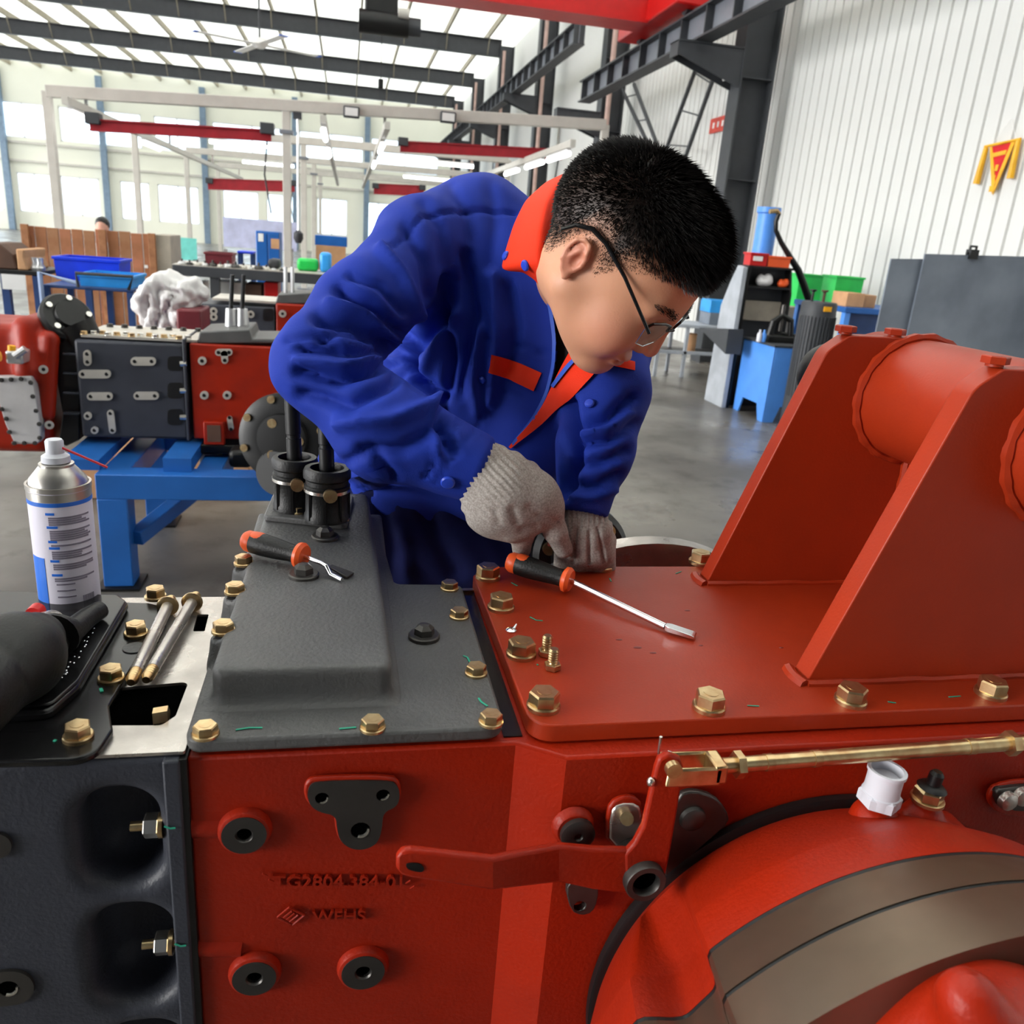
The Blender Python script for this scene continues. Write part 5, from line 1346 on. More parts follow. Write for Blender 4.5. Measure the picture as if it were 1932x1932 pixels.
q = [onz(606, 1062, zc), onz(616, 1068, zc), onz(624, 1084, 1.0905), onz(645, 1094, 1.089)]
e0, e1 = onz(622, 1068, 1.094), onz(662, 1086, 1.0885); sd_ = unit(np.cross(V(0, 0, 1), e1 - e0))
bl = MB().loft([[p + sd_ * w + V(0, 0, .0012), p - sd_ * w + V(0, 0, .0012), p - sd_ * w - V(0, 0, .0012), p + sd_ * w - V(0, 0, .0012)] for p, w in ((e0, .004), (e1, .007))])
driver('short orange and black scraper screwdriver with bent tip lying on the grey cover', P0, P1, q, .0128, .0026, bl)
P0, P1 = at(1002, 965, 1.055), at(1050, 1022, 1.055)
driver('screwdriver held in the gloved right hand with its tip behind the plate', P0, P1, [at(1080, 1046, 1.05), at(1112, 1066, 1.048)], .0105, .0035, None)
for (x, y, lab) in ((1030, 1236, 'small brass bolt standing head down on the red plate, touching the large bolt'), (1042, 1262, 'small brass bolt standing head down on the red plate, away from the large bolt')):
    c = onz(x, y, ZT); t = thing('brass_bolt', c, lab, 'bolt')
    obj('hex_head', MB().lathe([(.0075, 0), (.0085, .001), (.0085, .006), (.0075, .007)], c, (0, 0, 1), 6), M['brass'], t)
    obj('shank', MB().lathe([(.0052, .007)] + [(.0055 if k % 2 else .0047, .0085 + .0013 * k) for k in range(10)] + [(.004, .0225)], c, (0, 0, 1), 16), M['brass'], t)
c = onz(964, 1190, ZT); t = thing('screw', c, 'tiny silver screw lying on the red plate near its corner bolts', 'screw')
obj('screw_head', MB().lathe([(.0055, 0), (.006, .0012), (.004, .003), (.001, .0034)], c, (0, 0, 1), 14), M['chrome'], t); obj('screw_tip', MB().cyl(c + V(.003, 0, .003), c + V(.006, .002, .007), .0018, .0008, n=8), M['chrome'], t)
# ================================================================== BACKGROUND THINGS
def Q(Y): return lambda x, y: ony(x, y, Y)
def pxbox(mb, x0, y0, x1, y1, Y, dep):
    a, b = ony(x0, y0, Y), ony(x1, y1, Y); return mb.bb((a[0], Y, b[2]), (b[0], Y + dep, a[2]))
def pxpoly(mb, pts, Y, th, **k):
    return mb.prism([(ony(x, y, Y)[0], ony(x, y, Y)[2]) for x, y in pts], Y, Y + th, ax=(1, 0, 0), ay=(0, 0, 1), az=(0, 1, 0), **k)
M['redbg'] = M['red']; M['pad'] = mat('bright_machined_pad', (205, 200, 190), .4, metal=.5)
M['coverplate'] = mat('pale_cover_plate', (190, 188, 188), .45, metal=.2)
M['yellowcap'] = mat('yellow_cap', (240, 170, 20), .4); M['silver'] = mat('aluminium', (205, 205, 205), .35, metal=.7)
M['film'] = mat('white_plastic_film', (225, 222, 222), .3, var=.05); M['wood'] = mat('plywood', (176, 122, 84), .7, var=.2, vscale=9, rgb2=(140, 92, 60), detail=8)
M['darkwood'] = mat('dark_brown_stock', (88, 62, 48), .7); M['royal'] = mat('royal_blue_plastic', (30, 64, 220), .4); M['sky'] = mat('sky_blue_plastic', (50, 150, 225), .4)
M['navy'] = mat('navy_frame_paint', (38, 66, 116), .5); M['maroon'] = mat('maroon_plastic', (110, 38, 46), .5); M['cardboard'] = mat('cardboard', (196, 150, 110), .8)
M['green'] = mat('green_plastic', (30, 190, 80), .4); M['greymetal'] = mat('grey_sheet_metal', (122, 130, 142), .45, var=.15, vscale=2.5, rgb2=(96, 104, 116)); M['lgrey'] = mat('light_grey_paint', (165, 170, 178), .45)
M['mint'] = mat('mint_panel', (120, 215, 205), .5); M['lilac'] = mat('pale_lilac_board', (200, 205, 235), .5); M['cloth_beige'] = mat('beige_panel', (170, 160, 145), .6); M['orangep'] = M['orange']

# ---- second transmission on its blue stand
Y2 = 3.55
T2 = thing('tractor_transmission', ony(300, 850, Y2), 'red and grey tractor transmission standing on the low blue stand', 'transmission')
red2 = obj('red_housing', pxbox(MB(), 357, 648, 540, 832, Y2, .4), M['red'], T2, bevel=.006)
gr2 = obj('grey_housing', pxbox(MB(), 138, 640, 357, 830, Y2, .4), M['housing'], T2, bevel=.012)
obj('rear_flange', pxbox(MB(), 343, 640, 358, 832, Y2 - .012, .4), M['housing'], T2, bevel=.003)
obj('bell_flange', pxpoly(MB(), [(104, 655), (122, 640), (150, 640), (150, 830), (125, 842), (110, 835), (118, 780), (104, 700)], Y2 + .04, .3), M['black'], T2, bevel=.004)
for y in (668, 705, 742, 780): obj('rib', pxbox(MB(), 118, y - 2, 150, y + 3, Y2 + .01, .1), M['housing'], T2, bevel=.002)
for y0, y1 in ((672, 700), (722, 752), (772, 802)):
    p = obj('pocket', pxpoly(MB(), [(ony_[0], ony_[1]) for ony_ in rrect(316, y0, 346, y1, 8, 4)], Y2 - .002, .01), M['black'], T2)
    obj('nut', MB().cyl(ony(340, (y0 + y1) / 2, Y2 - .003), ony(352, (y0 + y1) / 2, Y2 - .003), .012, n=6), M['zinc'], T2)
def pad(pts, r, holes, Y=Y2):
    (x0, y0), (x1, y1) = pts; a, b = V(x0, y0), V(x1, y1); ax = unit(b - a) if np.linalg.norm(b - a) > 1 else V(1, 0); an = math.atan2(ax[1], ax[0])
    poly = [tuple(b + r * V(math.cos(an + t), math.sin(an + t))) for t in np.linspace(-PI / 2, PI / 2, 8)] + [tuple(a + r * V(math.cos(an + t), math.sin(an + t))) for t in np.linspace(PI / 2, 3 * PI / 2, 8)]
    o = obj('machined_pad', pxpoly(MB(), poly, Y - .008, .01), M['pad'], T2)
    for h in holes: obj('hole', MB().cyl(ony(*h, Y - .0085), ony(*h, Y - .0095), .0075, n=10), M['black'], o)
for pts, r, hs2 in ((((164, 668), (165, 683)), 7.5, ((164, 668), (165, 683))), (((254, 682), (286, 682)), 8, ((254, 682), (286, 682))), (((156, 706), (201, 706)), 8, ((156, 706), (201, 706))),
                    (((171, 748), (205, 748)), 7.5, ((171, 748), (205, 748))), (((259, 747), (292, 747)), 7.5, ((259, 747), (292, 747))), (((165, 785), (165.5, 785)), 7.5, ((165, 785),)), (((178, 812), (178.5, 812)), 7, ((178, 812),)),
                    (((208, 780), (212, 812)), 6.5, ((208, 780), (212, 812))), (((381, 681), (381.5, 681)), 8, ((381, 681),)), (((385, 746), (385.5, 746)), 8, ((385, 746),)), (((428, 746), (428.5, 746)), 8, ((428, 746),)),
                    (((412, 665), (432, 665)), 6.5, ((412, 665), (432, 665))), (((423, 668), (424, 680)), 6.5, ((424, 680),)), (((433, 790), (436, 808)), 5, ((433, 788), (436, 810)))): pad(pts, r, hs2)
obj('square_port', pxbox(MB(), 383, 796, 424, 840, Y2 - .03, .03), M['red'], T2, bevel=.004)
obj('port_recess', pxbox(MB(), 390, 802, 417, 834, Y2 - .032, .003), M['darkwood'], T2, smooth=0)
top2 = ony(250, 640, Y2)[2]
obj('top_gasket', MB().bb((ony(150, 640, Y2)[0], Y2 + .02, top2 - .004), (ony(370, 640, Y2)[0], Y2 + .36, top2 + .006)), M['pad'], T2)
for k in range(14):
    x = 155 + 15 * k; p = ony(x, 640, Y2); bolt(T2, (p[0], Y2 + .03 + .02 * (k % 3), top2 + .006), r=.013, h=.014, m='zinc' if k % 2 else 'brass')
    if k % 2: bolt(T2, (p[0], Y2 + .3, top2 + .006), r=.013, h=.014, m='iron')
obj('shift_cover', pxpoly(MB(), [(372, 648), (376, 626), (470, 622), (476, 640), (540, 640), (540, 648)], Y2 + .02, .3), M['greycover'], T2, bevel=.006)
for x in (437, 458):
    a = ony(x, 618, Y2 + .2); bt = obj('gear_boot', MB().cyl(a, a + V(0, 0, .08), .028, .022), M['silver'], T2)
    obj('shift_rod', MB().cyl(a + V(0, 0, .08), a + V(.01, 0, .22), .009, n=10), M['black'], bt)
# red gearbox at the near end with pale cover plate
def fn(P):
    c = lambda x, y, d=0: ony(x, y, Y2 + d)
    d = s_box(P, c(20, 720, .22), (.20, .2, .26), .05)
    d = smin(d, s_box(P, c(80, 660, .15), (.06, .12, .14), .03), .03); d = smin(d, s_cone(P, c(52, 620, .05), c(52, 700, .0), .04, .05), .03)
    d = smin(d, s_cone(P, c(100, 605, .1), c(60, 612, .1), .03, .03), .02); d = smin(d, s_cone(P, c(95, 640, .02), c(90, 780, .0), .035, .03), .03)
    return d
c0 = ony(40, 720, Y2 + .2); v, f = nets(fn, c0 + V(-.34, -.36, -.36), c0 + V(.26, .30, .36), .010)
sobj('gearbox_casting', relax(v, f, 2), f, M['red'], T2)
cpp = rpoly([(-30, 712), (58, 710), (64, 730), (76, 800), (77, 830), (70, 838), (28, 838), (10, 800), (-5, 750), (-30, 740)], 6, 3)
cpo = obj('cover_plate', pxpoly(MB(), cpp, Y2 - .06, .05), M['coverplate'], T2, bevel=.003)
for x, y in ((3, 717), (21, 716), (40, 715), (58, 722), (62, 748), (68, 775), (74, 800), (75, 826), (66, 836), (46, 836), (27, 836), (18, 815), (12, 790), (4, 772)): bolt(cpo, ony(x, y, Y2 - .06), (0, -1, 0), r=.008, h=.008, m='iron')
vb = obj('valve_block', pxbox(MB(), 8, 662, 44, 688, Y2 - .10, .1), M['silver'], T2, bevel=.008)
obj('valve_pipe', MB().tube([ony(28, 672, Y2 - .1), ony(48, 658, Y2 - .1)], .014, 10), M['silver'], vb)
obj('yellow_plug', MB().cyl(ony(22, 664, Y2 - .08), ony(22, 652, Y2 - .08), .014, n=12), M['yellowcap'], vb); obj('yellow_plug', MB().cyl(ony(0, 672, Y2 - .1), ony(-6, 672, Y2 - .1), .02, n=12), M['yellowcap'], vb)
for x, y in ((82, 697), (93, 802)):
    o = obj('machined_pad', MB().cyl(ony(x, y, Y2 - .02), ony(x, y, Y2 - .05), .017, n=18), M['pad'], T2); obj('hole', MB().cyl(ony(x, y, Y2 - .0505), ony(x, y, Y2 - .0515), .007, n=10), M['black'], o)
# black pump and pulley on top
c = ony(128, 598, Y2 + .1); ax = V(.55, -.6, .55)
pl = obj('pulley', MB().lathe([(.06, -.05), (.10, -.04), (.105, 0), (.095, .012), (.06, .014), (.055, .03)], c, ax, 32), M['black'], T2)
for k in range(5):
    x_, y_, z_ = frame(ax); p = c + (x_ * math.cos(k * 1.257) + y_ * math.sin(k * 1.257)) * .078
    obj('pulley_bolt', MB().cyl(p + z_ * .012, p + z_ * .022, .012, n=10), M['zinc'], pl)
obj('pump_neck', MB().tube([ony(140, 612, Y2 + .1), ony(160, 645, Y2 + .1)], [.08, .07], 16), M['black'], T2)
# black wheel flange with brass bolts at the right end, and what hangs below
c = ony(535, 828, Y2 - .37); ax2 = V(-.25, -1, .1); x_, y_, z_ = frame(ax2)
wf = obj('wheel_flange', MB().lathe([(.08, -.35), (.08, -.05), (.175, -.04), (.175, .0), (.15, .012), (.10, .012), (.095, .03), (.04, .035)], c, ax2, 48), M['black'], T2)
for k in range(8): p = c + (x_ * math.cos(k * PI / 4 + .3) + y_ * math.sin(k * PI / 4 + .3)) * .155; obj('wheel_bolt', MB().cyl(p, p + z_ * .02, .015, n=12), M['brass'], wf)
for k in range(3): p = c + (x_ * math.cos(k * 2.1) + y_ * math.sin(k * 2.1)) * .07; obj('wheel_bolt', MB().cyl(p, p + z_ * .035, .018, n=12), M['brass'], wf)
c = ony(525, 892, Y2 - .40); obj('brake_disc', MB().lathe([(.085, 0), (.09, .01), (.085, .02)], c, (-.5, -1, .1), 40), M['black'], T2)
obj('drawbar', pxbox(MB(), 345, 838, 480, 858, Y2 - .02, .2), M['black'], T2, bevel=.006); obj('drawbar_lug', pxbox(MB(), 375, 856, 420, 888, Y2 + .02, .06), M['pad'], T2, bevel=.004); obj('drawbar_hook', pxbox(MB(), 430, 850, 475, 885, Y2 - .1, .2), M['black'], T2, bevel=.02)
# the stand
S2_ = thing('work_stand', ony(215, 1058, 3.3) * V(1, 1, 0), 'low blue square-tube stand under the second transmission', 'stand')
zb2 = ony(215, 888, 3.3)[2]; xl = ony(215, 900, 3.3)[0]; xr = ony(560, 900, 3.3)[0]
for x in (xl, xr):
    for y in (3.3, 4.05): obj('leg', MB().bb((x - .055, y - .055, .012), (x + .055, y + .055, zb2 - .1)), M['blue_paint'], S2_, bevel=.004); obj('foot_plate', MB().bb((x - .08, y - .08, 0), (x + .08, y + .08, .012)), M['black'], S2_)
for y in (3.3, 4.05): obj('rail', MB().bb((xl - .055, y - .055, zb2 - .1), (xr + .055, y + .055, zb2)), M['blue_paint'], S2_, bevel=.004)
for x in (xl, xr, (xl + xr) / 2): obj('cross_rail', MB().bb((x - .05, 3.355, zb2 - .098), (x + .05, 3.995, zb2 - .002)), M['blue_paint'], S2_, bevel=.004)
obj('cross_rail', MB().beam((xl + .06, 3.3, .2), (xl + .30, 3.95, .30), .06, .06), M['blue_paint'], S2_, bevel=.004)
for x0, x1 in ((112, 150), (330, 380)):
    a, b = ony(x0, 835, Y2), ony(x1, 835, Y2); obj('packing_block', MB().bb((max(a[0], xl - .05), 3.3, zb2), (b[0], 4.0, a[2])), M['blue_paint'], S2_, smooth=0)
obj('cardboard_sheet', MB().box(ony(300, 852, 4.4) * V(1, 1, 0) + V(0, .3, .12), (.9, .6, .24)), M['cardboard'], None, label='beige cardboard box on the floor behind the low blue stand', cat='box', bevel=.01)

# ---- third transmission, further back
Y3_ = 5.2
T3 = thing('tractor_transmission', ony(460, 690, Y3_), 'grey and red tractor transmission half hidden behind the worker\'s elbow', 'transmission')
obj('grey_housing', pxbox(MB(), 368, 572, 520, 700, Y3_, .4), M['housing'], T3, bevel=.01); obj('red_housing', pxbox(MB(), 520, 572, 640, 700, Y3_, .4), M['red'], T3, bevel=.01)
obj('top_gasket', pxbox(MB(), 400, 562, 520, 573, Y3_ + .02, .35), M['pad'], T3); obj('shift_cover', pxpoly(MB(), [(520, 573), (524, 556), (600, 552), (606, 573)], Y3_ + .02, .3), M['greycover'], T3, bevel=.006)
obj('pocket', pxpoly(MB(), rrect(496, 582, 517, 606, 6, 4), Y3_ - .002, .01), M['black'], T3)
for x, y in ((403, 587), (403, 598), (473, 593), (533, 592)):
    o = obj('machined_pad', MB().cyl(ony(x, y, Y3_), ony(x, y, Y3_ - .01), .022, n=16), M['pad'], T3); obj('hole', MB().cyl(ony(x, y, Y3_ - .0105), ony(x, y, Y3_ - .012), .009, n=8), M['black'], o)
for x in (539, 552): a = ony(x, 555, Y3_ + .15); obj('shift_rod', MB().cyl(a, a + V(0, 0, .16), .012, n=8), M['silver'], T3)
st3 = thing('work_stand', ony(460, 760, Y3_) * V(1, 1, 0), 'blue stand under the transmission behind the worker\'s elbow', 'stand')
z3 = ony(460, 700, Y3_)[2]; xa, xb = ony(375, 700, Y3_)[0], ony(635, 700, Y3_)[0]
for x in (xa, xb):
    for y in (Y3_ + .03, Y3_ + .37): obj('leg', MB().bb((x - .04, y - .04, 0), (x + .04, y + .04, z3)), M['blue_paint'], st3, bevel=.004)
# ---- parts wrapped in white film
Yw = 4.55
PW = thing('wrapped_part', ony(310, 690, Yw) * V(1, 1, 0), 'machine part wrapped in white plastic film behind the grey housing', 'parcel')
def fn(P):
    d = s_box(P, ony(310, 640, Yw) + V(0, .2, -.12), (.13, .16, .40), .05)
    d = smin(d, s_ell(P, ony(285, 580, Yw) + V(0, .15, 0), (.09, .12, .14)), .06); d = smin(d, s_ell(P, ony(330, 550, Yw) + V(0, .18, 0), (.12, .12, .08)), .05); d = smin(d, s_ell(P, ony(355, 560, Yw) + V(0, .2, 0), (.08, .1, .05)), .04)
    return smax(d, .0 - P[..., 2], .01)
c = ony(310, 620, Yw); v, f = nets(fn, V(c[0] - .32, Yw - .1, -.02), V(c[0] + .32, Yw + .5, c[2] + .36), .014)
v = fold(relax(v, f, 1), f, [([(275, 560), (262, 640)], 4, -.03), ([(296, 548), (300, 600), (285, 640)], 4, -.03), ([(325, 560), (312, 590), (330, 650)], 4, -.03), ([(345, 575), (356, 640)], 4, -.02), ([(270, 575), (320, 590), (370, 570)], 4, -.02), ([(290, 540), (340, 552)], 5, -.025), ([(310, 535), (325, 580)], 4, .02)], .011)
sobj('film', v, f, M['film'], PW)
obj('maroon_box', MB().box(ony(352, 605, Yw) + V(.02, .1, -.02), (.12, .3, .16)), M['maroon'], PW, bevel=.01)

# ---- wooden partition of separate boards
Yp = 9.6
WP = thing('plank_partition', ony(180, 560, Yp) * V(1, 1, 0), 'tall brown wooden plank partition behind the blue crates', 'partition')
xa, xb = ony(48, 500, Yp)[0], ony(293, 500, Yp)[0]; nb = 11
for k in range(nb):
    x0 = xa + (xb - xa) * k / nb; x1 = xa + (xb - xa) * (k + 1) / nb; zt2 = ony(170, 432, Yp)[2] + random.uniform(-.02, .01)
    mm = ('plank_%d' % (k % 3)); 
    if mm not in M: M[mm] = mat('plank_wood', (178 + random.randint(-14, 14), 124 + random.randint(-10, 10), 86 + random.randint(-8, 8)), .7, var=.15, vscale=5, rgb2=(146, 96, 62), detail=8)
    obj('plank', MB().bb((x0 + .004, Yp + random.uniform(0, .008), .02), (x1 - .004, Yp + .03, zt2)), M[mm], WP, bevel=.003)
for x in (xa, (xa + xb) / 2 + .1, xb - .05): obj('post', MB().bb((x, Yp - .04, 0), (x + .07, Yp, zt2 + .01)), M['wood'], WP, bevel=.004)
obj('side_panel', MB().bb((xb + .0, Yp, 0), (xb + .16, Yp + .6, zt2)), M['cloth_beige'], WP, bevel=.004)
obj('paper_slip', pxbox(MB(), 272, 500, 279, 506, Yp - .003, .003), M['white'], WP, smooth=0)
# person behind the partition
c = ony(193, 428, 13.0); pb = thing('person', (c[0], 13.0, 0), 'distant person with dark hair looking over the plank partition', 'person')
zh = c[2]
def fn(P):
    o = V(c[0], 13.0, 0); d = s_ell(P, o + V(0, 0, zh), (.085, .1, .12)); d = smin(d, s_cone(P, o + V(0, 0, zh - .12), o + V(0, 0, zh - .25), .055, .07), .03)
    d = smin(d, s_cone(P, o + V(-.15, 0, zh - .30), o + V(.15, 0, zh - .30), .08, .08), .06); d = smin(d, s_cone(P, o + V(0, 0, zh - .35), o + V(0, 0, zh - .75), .16, .14), .08)
    for s in (-1, 1):
        d = smin(d, s_cone(P, o + V(.2 * s, 0, zh - .32), o + V(.25 * s, -.02, zh - .85), .06, .04), .03)
        d = smin(d, s_cone(P, o + V(.09 * s, 0, zh - .75), o + V(.1 * s, 0, .05), .09, .06), .04)
    return d
v, f = nets(fn, (c[0] - .4, 12.7, -.03), (c[0] + .4, 13.3, zh + .2), .02)
M['faceskin'] = mat('pink_skin', (215, 160, 140), .5)
sobj('body', v, f, M['faceskin'], pb)
obj('hair', MB().ell((c[0], 13.02, zh + .035), (.095, .108, .105)), M['hair'], pb)
obj('shirt', MB().lathe([(.2, zh - .85), (.22, zh - .5), (.25, zh - .38), (.10, zh - .2)], (c[0], 13, 0), (0, 0, 1), 20), M['white'], pb)
obj('trousers', MB().lathe([(.17, .04), (.2, .5), (.21, zh - .85)], (c[0], 13, 0), (0, 0, 1), 20), M['navy'], pb)

# ---- crates on a blue trolley
Yc = 6.2
CT = thing('tool_trolley', ony(165, 640, Yc) * V(1, 1, 0), 'dark blue steel trolley with raised rim carrying the plastic crates', 'trolley')
ztr = ony(190, 543, Yc)[2]; xa, xb = ony(80, 545, Yc)[0], ony(250, 545, Yc)[0]
obj('shelf', MB().bb((xa, Yc, ztr - .02), (xb, Yc + .55, ztr)), M['navy'], CT, bevel=.005); obj('shelf', MB().bb((xa, Yc, ztr - .42), (xb, Yc + .55, ztr - .40)), M['navy'], CT, bevel=.005)
for x in (xa + .02, (xa + xb) / 2, xb - .02):
    for y in (Yc + .02, Yc + .53): obj('leg', MB().bb((x - .02, y - .02, 0), (x + .02, y + .02, ztr - .02)), M['navy'], CT)
hx = ony(148, 525, Yc)[0]
obj('handle', MB().tube([(hx, Yc - .02, ztr), (hx - .0, Yc - .05, ztr + .09), (xb + .02, Yc - .05, ztr + .09), (xb - .02, Yc - .02, ztr)], .012, 8), M['steel_dark'], CT)
obj('side_frame', MB().tube([(xa, Yc - .02, .0), (xa, Yc - .02, ztr + .08), (hx, Yc - .02, ztr + .02)], .016, 8), mat('pale_blue_tube', (150, 170, 205), .4), CT)
def crate(name, x0, y0, x1, y1, Y, dep, m, label, z=None, cat='crate', group=None, handles=True):
    a, b = ony(x0, y0, Y), ony(x1, y1, Y); z0 = b[2] if z is None else z; h = a[2] - z0; w = b[0] - a[0]; cx_, cy_ = (a[0] + b[0]) / 2, Y + dep / 2
    t = thing(name, (cx_, cy_, z0), label, cat, group)
    mb = MB(); th = .008
    def rr(wx, wy): return [(cx_ - wx / 2, cy_ - wy / 2), (cx_ + wx / 2, cy_ - wy / 2), (cx_ + wx / 2, cy_ + wy / 2), (cx_ - wx / 2, cy_ + wy / 2)]
    lo, hi = rr(w * .965, dep * .965), rr(w, dep); li, hi2 = rr(w * .965 - th * 2, dep * .965 - th * 2), rr(w - th * 2, dep - th * 2)
    mb.loft([[(*p, z0) for p in lo], [(*p, z0 + h) for p in hi], [(*p, z0 + h) for p in hi2], [(*p, z0 + th) for p in li]])
    obj('tub', mb, m, t, smooth=0)
    obj('rim', MB().ring([], (0, 0, 0), (0, 0, 1)) if False else MB().prism(rr(w + .02, dep + .02), z0 + h - .02, z0 + h, holes=[rr(w - .002, dep - .002)]), m, t, bevel=.003)
    if handles: obj('hand_slot', MB().box((cx_, Y + .004 + dep * .02, z0 + h * .75), (w * .25, .012, h * .1)), M['black'], t)
    return t
crate('plastic_crate', 148, 515, 250, 543, Yc + .08, .40, M['sky'], 'flat sky blue plastic tray on the trolley', ztr, handles=False)
crate('plastic_crate', 100, 483, 228, 543, Yc + .48 - .4 + .42, .05 + .3, M['royal'], 'royal blue plastic crate standing behind the sky blue tray', ztr + 0, handles=False)
# ---- left rack
Yl = 6.6
LR = thing('parts_rack', ony(30, 600, Yl) * V(1, 1, 0), 'blue-legged rack with a dark top at the window side', 'rack')
zl = ony(30, 510, Yl)[2]; xa, xb = ony(-60, 510, Yl)[0], ony(74, 510, Yl)[0]
obj('top', MB().bb((xa, Yl, zl - .03), (xb, Yl + .6, zl)), M['black'], LR, bevel=.004)
obj('shelf', MB().bb((xa, Yl, zl - .45), (xb, Yl + .6, zl - .42)), M['navy'], LR, bevel=.004)
for x in (xa + .03, ony(5, 510, Yl)[0], xb - .03): obj('leg', MB().bb((x - .025, Yl + .01, 0), (x + .025, Yl + .06, zl - .03)), M['navy'], LR)
for k, (x0, y0, x1, y1, m, lab) in enumerate(((-40, 458, 28, 508, 'darkwood', 'heap of brown castings on the rack'), (24, 470, 48, 508, 'cardboard', 'pale carton at the end of the rack top'))):
    a, b = ony(x0, y0, Yl), ony(x1, y1, Yl)
    o = obj('carton' if k else 'casting_heap', MB().prism(rpoly([(a[0], zl), (b[0], zl), (b[0] - .02, a[2] * .6 + zl * .4), (b[0] - .1 if not k else b[0] - .01, a[2]), (a[0], a[2])], .01), Yl + .05, Yl + .5, ax=(1, 0, 0), ay=(0, 0, 1), az=(0, 1, 0)), M[m], None, bevel=.01, label=lab, cat='carton' if k else 'castings')
for x in (58, 67): obj('steel_fitting', MB().lathe([(.03, 0), (.035, .02), (.02, .05), (.025, .09)], V(ony(x, 505, Yl)[0], Yl + .1, zl), (0, 0, 1), 14), M['silver'], None, label='silver pipe fitting standing on the rack top', cat='fitting', group='fittings on the rack')
a = ony(20, 520, Yl); obj('paper_notice', MB().bb((ony(2, 515, Yl)[0], Yl - .004, ony(2, 545, Yl)[2]), (ony(46, 515, Yl)[0], Yl, zl - .03)), M['white'], LR, smooth=0)

# ---- long dark bench with boxes
Yb = 8.2
LB = thing('work_bench', ony(450, 560, Yb) * V(1, 1, 0), 'long dark grey work bench behind the transmissions', 'bench')
zb3 = ony(450, 508, Yb)[2]; xa, xb = ony(325, 510, Yb)[0], ony(700, 510, Yb)[0]
obj('top', MB().bb((xa, Yb, zb3 - .09), (xb, Yb + .7, zb3)), M['steel_dark'], LB, bevel=.005)
obj('worktop_sheet', MB().bb((xa, Yb, zb3), (xb, Yb + .7, zb3 + .008)), M['pad'], LB)
for x in (xa + .05, ony(404, 530, Yb)[0], xb - .05): obj('leg', MB().bb((x - .04, Yb + .02, 0), (x + .04, Yb + .1, zb3 - .09)), M['steel_dark'], LB)
obj('lower_shelf', MB().bb((xa, Yb + .1, zb3 - .55), (xb, Yb + .7, zb3 - .52)), M['steel_dark'], LB)
zt3 = zb3 + .008
def bx(name, x0, y0, x1, y1, Y, dep, m, label, cat, z=None, bev=.006, group=None):
    a, b = ony(x0, y0, Y), ony(x1, y1, Y); z0 = b[2] if z is None else z
    return obj(name, MB().bb((a[0], Y, z0), (b[0], Y + dep, a[2])), M[m], None, bevel=bev, label=label, cat=cat, group=group)
crate('plastic_crate', 386, 475, 438, 505, Yb + .1, .3, M['maroon'], 'maroon plastic crate on the long dark bench', zt3)
zs3 = zb3 - .52
for x0, x1, y0, m, lab in ((404, 438, 530, 'white', 'white carton on the bench shelf'), (440, 460, 532, 'pad', 'pale tin on the bench shelf'), (498, 525, 532, 'cranered', 'red tin on the bench shelf'), (462, 494, 535, 'darkwood', 'brown casting on the bench shelf'), (345, 385, 530, 'pad', 'pale bundle on the bench shelf')):
    bx('stored_box', x0, y0, x1, 570, Yb + .15, .35, m, lab, 'box', z=zs3)
for k in range(14):
    x = 342 + 14.5 * k; P = V(ony(x, 506, Yb)[0], Yb + .045 + .02 * random.random(), zt3); s = random.uniform(.02, .04)
    t = thing('machine_part', P, 'small bare metal part lying on the long dark bench', 'machine part', 'small parts on the long bench')
    obj('ring', MB().lathe([(s, 0), (s * 1.1, s * .3), (s * .8, s * .8)], P, (0, 0, 1), 12), M[('silver', 'iron', 'pad')[k % 3]], t); obj('pin', MB().cyl(P + V(0, 0, s * .8), P + V(0, 0, s * 1.5), s * .3, n=8), M['iron'], t)
# behind the bench: blue cabinet, stool, boards, cartons
Yd = 12.0
def cabinet(x0, y0, x1, y1, Y, dep, m, label, doors=2):
    a, b = ony(x0, y0, Y), ony(x1, y1, Y); t = thing('steel_cabinet', ((a[0] + b[0]) / 2, Y, 0), label, 'cabinet')
    obj('body', MB().bb((a[0], Y, 0), (b[0], Y + dep, a[2])), M[m], t, bevel=.01)
    for k in range(doors):
        w = (b[0] - a[0]) / doors; d_ = obj('door', MB().bb((a[0] + w * k + .01, Y - .015, .05), (a[0] + w * (k + 1) - .01, Y, a[2] - .03)), M[m], t, bevel=.004)
        obj('handle', MB().bb((a[0] + w * (k + 1) - .05, Y - .03, a[2] * .55), (a[0] + w * (k + 1) - .03, Y - .015, a[2] * .65)), M['silver'], d_)
    return t
ct = cabinet(482, 435, 528, 505, Yd, .5, 'blue_paint', 'blue steel cabinet standing behind the long bench')
obj('paper_notice', pxbox(MB(), 487, 440, 497, 456, Yd - .019, .003), M['white'], ct, smooth=0); obj('paper_notice', pxbox(MB(), 511, 450, 527, 470, Yd - .019, .003), M['cardboard'], ct, smooth=0)
bx('storage_box', 594, 443, 655, 462, Yd + .3, .5, 'blue_paint', 'blue bin above the brown carton behind the elbow', 'bin', z=ony(594, 462, Yd + .3)[2])
bx('carton', 596, 462, 652, 492, Yd + .28, .52, 'cardboard', 'large brown carton behind the elbow', 'carton', z=0)
sb = thing('display_board', ony(480, 480, 14.5) * V(1, 1, 0), 'pale lilac display board standing behind the blue cabinet', 'board')
obj('panel', pxbox(MB(), 420, 409, 560, 475, 14.5, .03), M['lilac'], sb, smooth=0)
for x in (425, 550): a = ony(x, 470, 14.5); obj('leg', MB().bb((a[0] - .03, 14.5, 0), (a[0] + .03, 14.53, a[2])), M['silver'], sb)
mn = thing('screen_panel', ony(345, 470, 16) * V(1, 1, 0), 'mint green low screen near the end windows', 'screen')
